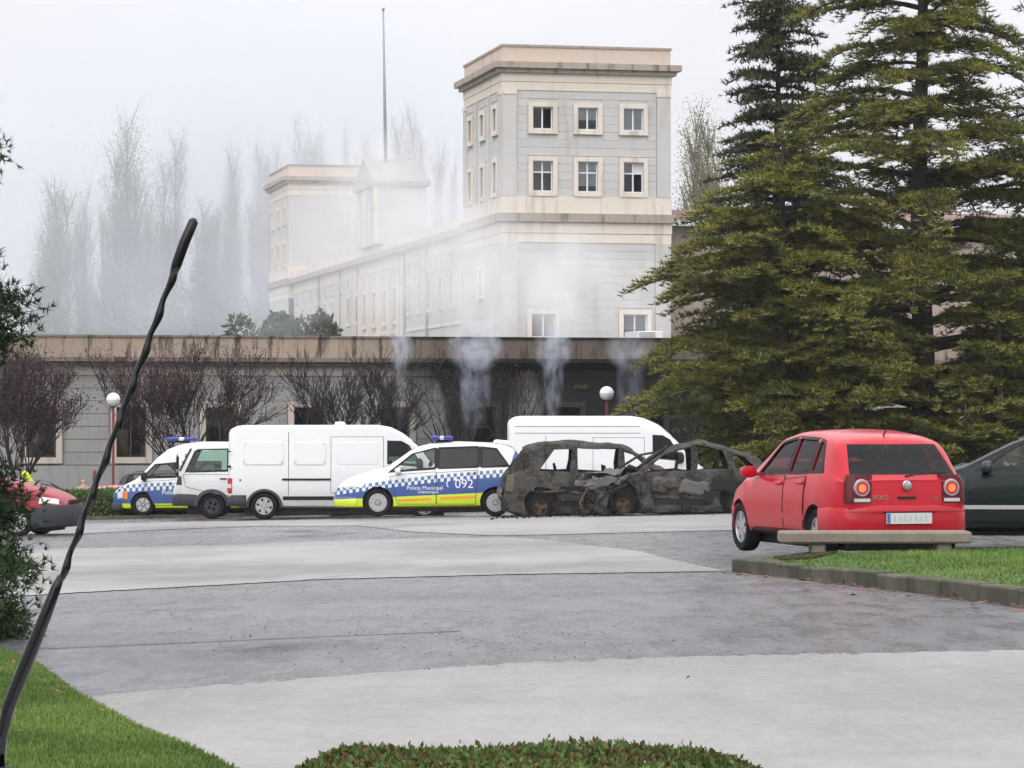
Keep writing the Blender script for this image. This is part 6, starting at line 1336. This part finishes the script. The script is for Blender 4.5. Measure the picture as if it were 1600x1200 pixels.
def person(loc, rz, label, jacket, hair, bend, sc=1.0, arm=0.0):
    rt = empty('person', loc, rz, label, 'person', None); rt.scale = (sc,)*3; cb, sb = math.cos(bend), math.sin(bend)
    T = lambda x, y, z: (x, y - sb*(z-.95)*1.0, .95 + (z-.95)*cb) if z > .95 else (x, y, z)
    J = [T(0, 0, .97), T(0, 0, 1.2), T(0, -.01, 1.42), T(0, 0, 1.53), T(0, -.01, 1.62), T(0, -.015, 1.72)]; rad = [(.15, .11), (.145, .1), (.15, .095), .055, .085, .075]; Ed = [(0, 1), (1, 2), (2, 3), (3, 4), (4, 5)]
    for s_ in (-1, 1):
        b_ = len(J); J += [T(s_*.19, 0, 1.42), (T(s_*.24, -.02, 1.14)), (T(s_*.23, -.12-arm, .95 if arm == 0 else 1.0)), T(s_*.22, -.17-arm, .88 if arm == 0 else .93)]; rad += [.06, .047, .033, .032]; Ed += [(2, b_), (b_, b_+1), (b_+1, b_+2), (b_+2, b_+3)]
        h0 = J[b_+3]
        for k in range(5):
            J.append((h0[0] + (k-2)*.017, h0[1] - .03 - .008*k, h0[2] - .075 + .012*abs(k-2))); rad.append(.009); Ed.append((b_+3, len(J)-1))
        b_ = len(J); J += [(s_*.095, 0, .9), (s_*.1, -.02, .5), (s_*.1, .02, .1), (s_*.1, -.12, .04)]; rad += [.085, .06, .042, .035]; Ed += [(0, b_), (b_, b_+1), (b_+1, b_+2), (b_+2, b_+3)]
    body = skin_obj('body', J, Ed, rad, m_skin, rt)
    Jj = [T(0, 0, .93), T(0, 0, 1.2), T(0, -.01, 1.42), T(0, 0, 1.49)]; rj = [(.175, .135), (.165, .12), (.17, .115), .07]; Ej = [(0, 1), (1, 2), (2, 3)]
    for s_ in (-1, 1):
        b_ = len(Jj); Jj += [T(s_*.19, 0, 1.42), T(s_*.24, -.02, 1.14), T(s_*.23, -.115-arm, .96 if arm == 0 else 1.0)]; rj += [.075, .06, .048]; Ej += [(2, b_), (b_, b_+1), (b_+1, b_+2)]
    skin_obj('jacket', Jj, Ej, rj, jacket, rt)
    Jt = [(0, 0, .96)]; rt_ = [(.16, .12)]; Et = []
    for s_ in (-1, 1): b_ = len(Jt); Jt += [(s_*.095, 0, .88), (s_*.1, -.02, .5), (s_*.1, .02, .12)]; rt_ += [.1, .075, .06]; Et += [(0, b_), (b_, b_+1), (b_+1, b_+2)]
    skin_obj('trousers', Jt, Et, rt_, m_navycloth, rt)
    hc = Vector(T(0, .005, 1.7)); V = []; n1, n2 = 8, 14; b = MB()
    for i in range(n1):
        th = (.5 if not hair else .62)*math.pi*i/(n1-1)
        for j in range(n2): a = 2*math.pi*j/n2; V.append((hc.x + .088*math.sin(th)*math.cos(a), hc.y + .1*math.sin(th)*math.sin(a) + .012, hc.z + .1*math.cos(th)*1.0))
    b.add(V, [(i*n2+j, i*n2+(j+1) % n2, (i+1)*n2+(j+1) % n2, (i+1)*n2+j) for i in range(n1-1) for j in range(n2)])
    if hair: b.build('hair', m_hair, rt, True)
    f = MB(); fc = T(0, -.095, 1.66); f.prism([(fc[1]+.02, fc[2]-.03), (fc[1]-.03, fc[2]-.025), (fc[1]+.02, fc[2]+.03)], 'x', -.014, .014); f.build('nose', m_skin, rt)
    for s_ in (-1, 1):
        e = T(s_*.033, -.09, 1.68); MB().lathe([(0, -.012), (.012, -.006), (.012, .006), (0, .012)], 8, 'y', e).build('eye', m_hair, rt, True); e2 = T(s_*.088, 0, 1.66); MB().lathe([(0, -.012), (.028, -.004), (.03, .006), (0, .012)], 8, 'x', e2).build('ear', m_skin, rt, True)
    mo = T(0, -.088, 1.6); MB().box((mo[0]-.025, mo[1]-.008, mo[2]-.005), (mo[0]+.025, mo[1]+.008, mo[2]+.005)).build('mouth', m_orange, rt)
    return rt
q = place(53, 89.9); person((q[0], q[1], q[2]), R(-70), 'person in a bright yellow-green jacket bending down behind the red car', m_hivis, True, .62, 1.0, .1)
q = place(131, 96.5); person((q[0], q[1], q[2] - .0), R(200), 'person in a beige jacket standing behind the hedge', m_beige, False, .12, .9)

# ------------------------------------------------------------------ smoke and haze
def smoke(name, c, rad, dens, label, nscale=2.5, stretch=(1, 1, .6), thr=(.42, .75), col=(.98, .985, .99), lean=0.0, soft=1.0, rot=0, edge=.35):
    b = MB(); n1, n2 = 12, 18
    b.lathe([(math.sin(math.pi*i/n1), -math.cos(math.pi*i/n1)) for i in range(n1+1)], n2); me = b.mesh(name)
    m = M(name + '_volume'); cd = m.coords(); x, y, z = m.xyz(); r2 = x*x + y*y + z*z; fall = r2.ramp(1.0, edge)
    nn_n = m.node('ShaderNodeTexNoise', noise_dimensions='4D'); nn_n.inputs['W'].default_value = abs(c[0])*3.7 + abs(c[2])*1.3; nn_n.inputs['Scale'].default_value = nscale; nn_n.inputs['Detail'].default_value = 5; nn_n.inputs['Roughness'].default_value = .6; nn_n.inputs['Distortion'].default_value = .7
    mp_ = m.node('ShaderNodeMapping'); mp_.inputs['Scale'].default_value = stretch; m.nt.links.new(cd, mp_.inputs[0]); m.nt.links.new(mp_.outputs[0], nn_n.inputs['Vector']); nn = E(m.nt, nn_n.outputs['Fac']).ramp(*thr)
    v = m.node('ShaderNodeVolumePrincipled'); v.inputs['Color'].default_value = (*col, 1); v.inputs['Anisotropy'].default_value = .1
    d = fall*nn*dens; m.nt.links.new(d.k, v.inputs['Density']); m.nt.links.new(v.outputs[0], m.out.inputs['Volume'])
    finish(me, m.done(), True); o = bpy.data.objects.new(name, me); link(o); o.location = c; o.scale = rad; o.rotation_euler = (0, lean, rot); return tag(o, label, 'smoke', kind='stuff')
def at3(u, v, d): return px(u, v, d)
# columns out of the burnt windows
for u, d, w, k, lab in ((627, 116.2, .4, .9, 'thin smoke wisp over the parapet behind the panel van'), (742, 116.2, .9, 1.9, 'thick blue-grey smoke puff curling over the parapet'), (864, 117, .6, 1.2, 'grey smoke column rising between two scorched windows'), (985, 118, .8, .55, 'faint smoke column beside the cedar')):
    x, y, z = at3(u, 590, d - 9.5); smoke('smoke_plume', (x, y, z), (w*.7, .7, 2.2), k*.7, lab + ', lower part', 1.6, (1.1, 1, 1.9), (.44, .68), col=(.62, .68, .8))
    x, y, z = at3(u, 543, d - 9.5); smoke('smoke_plume', (x, y, z), (w*1.25, .8, .95), k, lab + ', head', 1.7, (1, 1, .9), (.42, .62), col=(.76, .8, .89), edge=.2)
# drifting bank before the wing and the tower
for u, v, d, rx, ry, rz, k, ns, lab in ((620, 290, 205, 5.5, 9, 4.6, .085, 1.8, 'thin smoke before the gabled pavilion'), (700, 425, 148, 5.2, 9, 4.6, .11, 2.2, 'white smoke bank before the tower corner'), (880, 440, 142, 3.6, 8, 3.6, .1, 2.6, 'white smoke drifting up the tower wall'), (985, 460, 142, 2.6, 7, 2.8, .05, 2.6, 'thin smoke before the tower wall by the cedar'), (610, 390, 160, 6, 12, 5.0, .042, 2.0, 'pale smoke veil before the wing and pavilion'), (500, 350, 190, 7.5, 18, 9, .032, 1.6, 'pale smoke veil before the far tower'),
                                      (320, 480, 190, 11, 14, 4.6, .022, 1.6, 'blue-grey smoke layer before the poplars'), (130, 440, 200, 11, 18, 7, .006, 1.6, 'thin smoke layer before the outermost poplars'), (440, 490, 138, 3.6, 5, 2.4, .06, 2.0, 'thin smoke before the evergreens behind the parapet'), (330, 330, 318, 46, 20, 30, .042, .8, 'wide thin smoke veil before the poplar row'), (752, 470, 124, 1.7, 2.5, 2.6, .36, 2.0, 'smoke climbing from the parapet before the tower corner'), (868, 465, 124, 1.5, 2.5, 2.8, .28, 2.0, 'smoke climbing from the parapet before the tower wall'), (740, 340, 150, 4.5, 8, 4.5, .035, 2.4, 'smoke thinning out above the cornice')):
    smoke('smoke_bank', at3(u, v, d), (rx, ry, rz), k, lab, ns, (1, 1, .8), (.3, .7) if ns > 1 else (.15, .6), edge=.1, col=(.98, .985, .99) if u > 450 else (.85, .89, .94))
hb = MB().box((-220, -30, -4.5), (220, 420, 46)); me = hb.mesh('haze'); m = M('haze_air'); v = m.node('ShaderNodeVolumePrincipled'); v.inputs['Color'].default_value = (.93, .95, .98, 1); v.inputs['Density'].default_value = .00016; v.inputs['Anisotropy'].default_value = .2
m.nt.links.new(v.outputs[0], m.out.inputs['Volume']); finish(me, m.done(), False); hz_o = bpy.data.objects.new('haze', me); link(hz_o); tag(hz_o, 'thin pale haze filling the air', 'haze', kind='stuff')
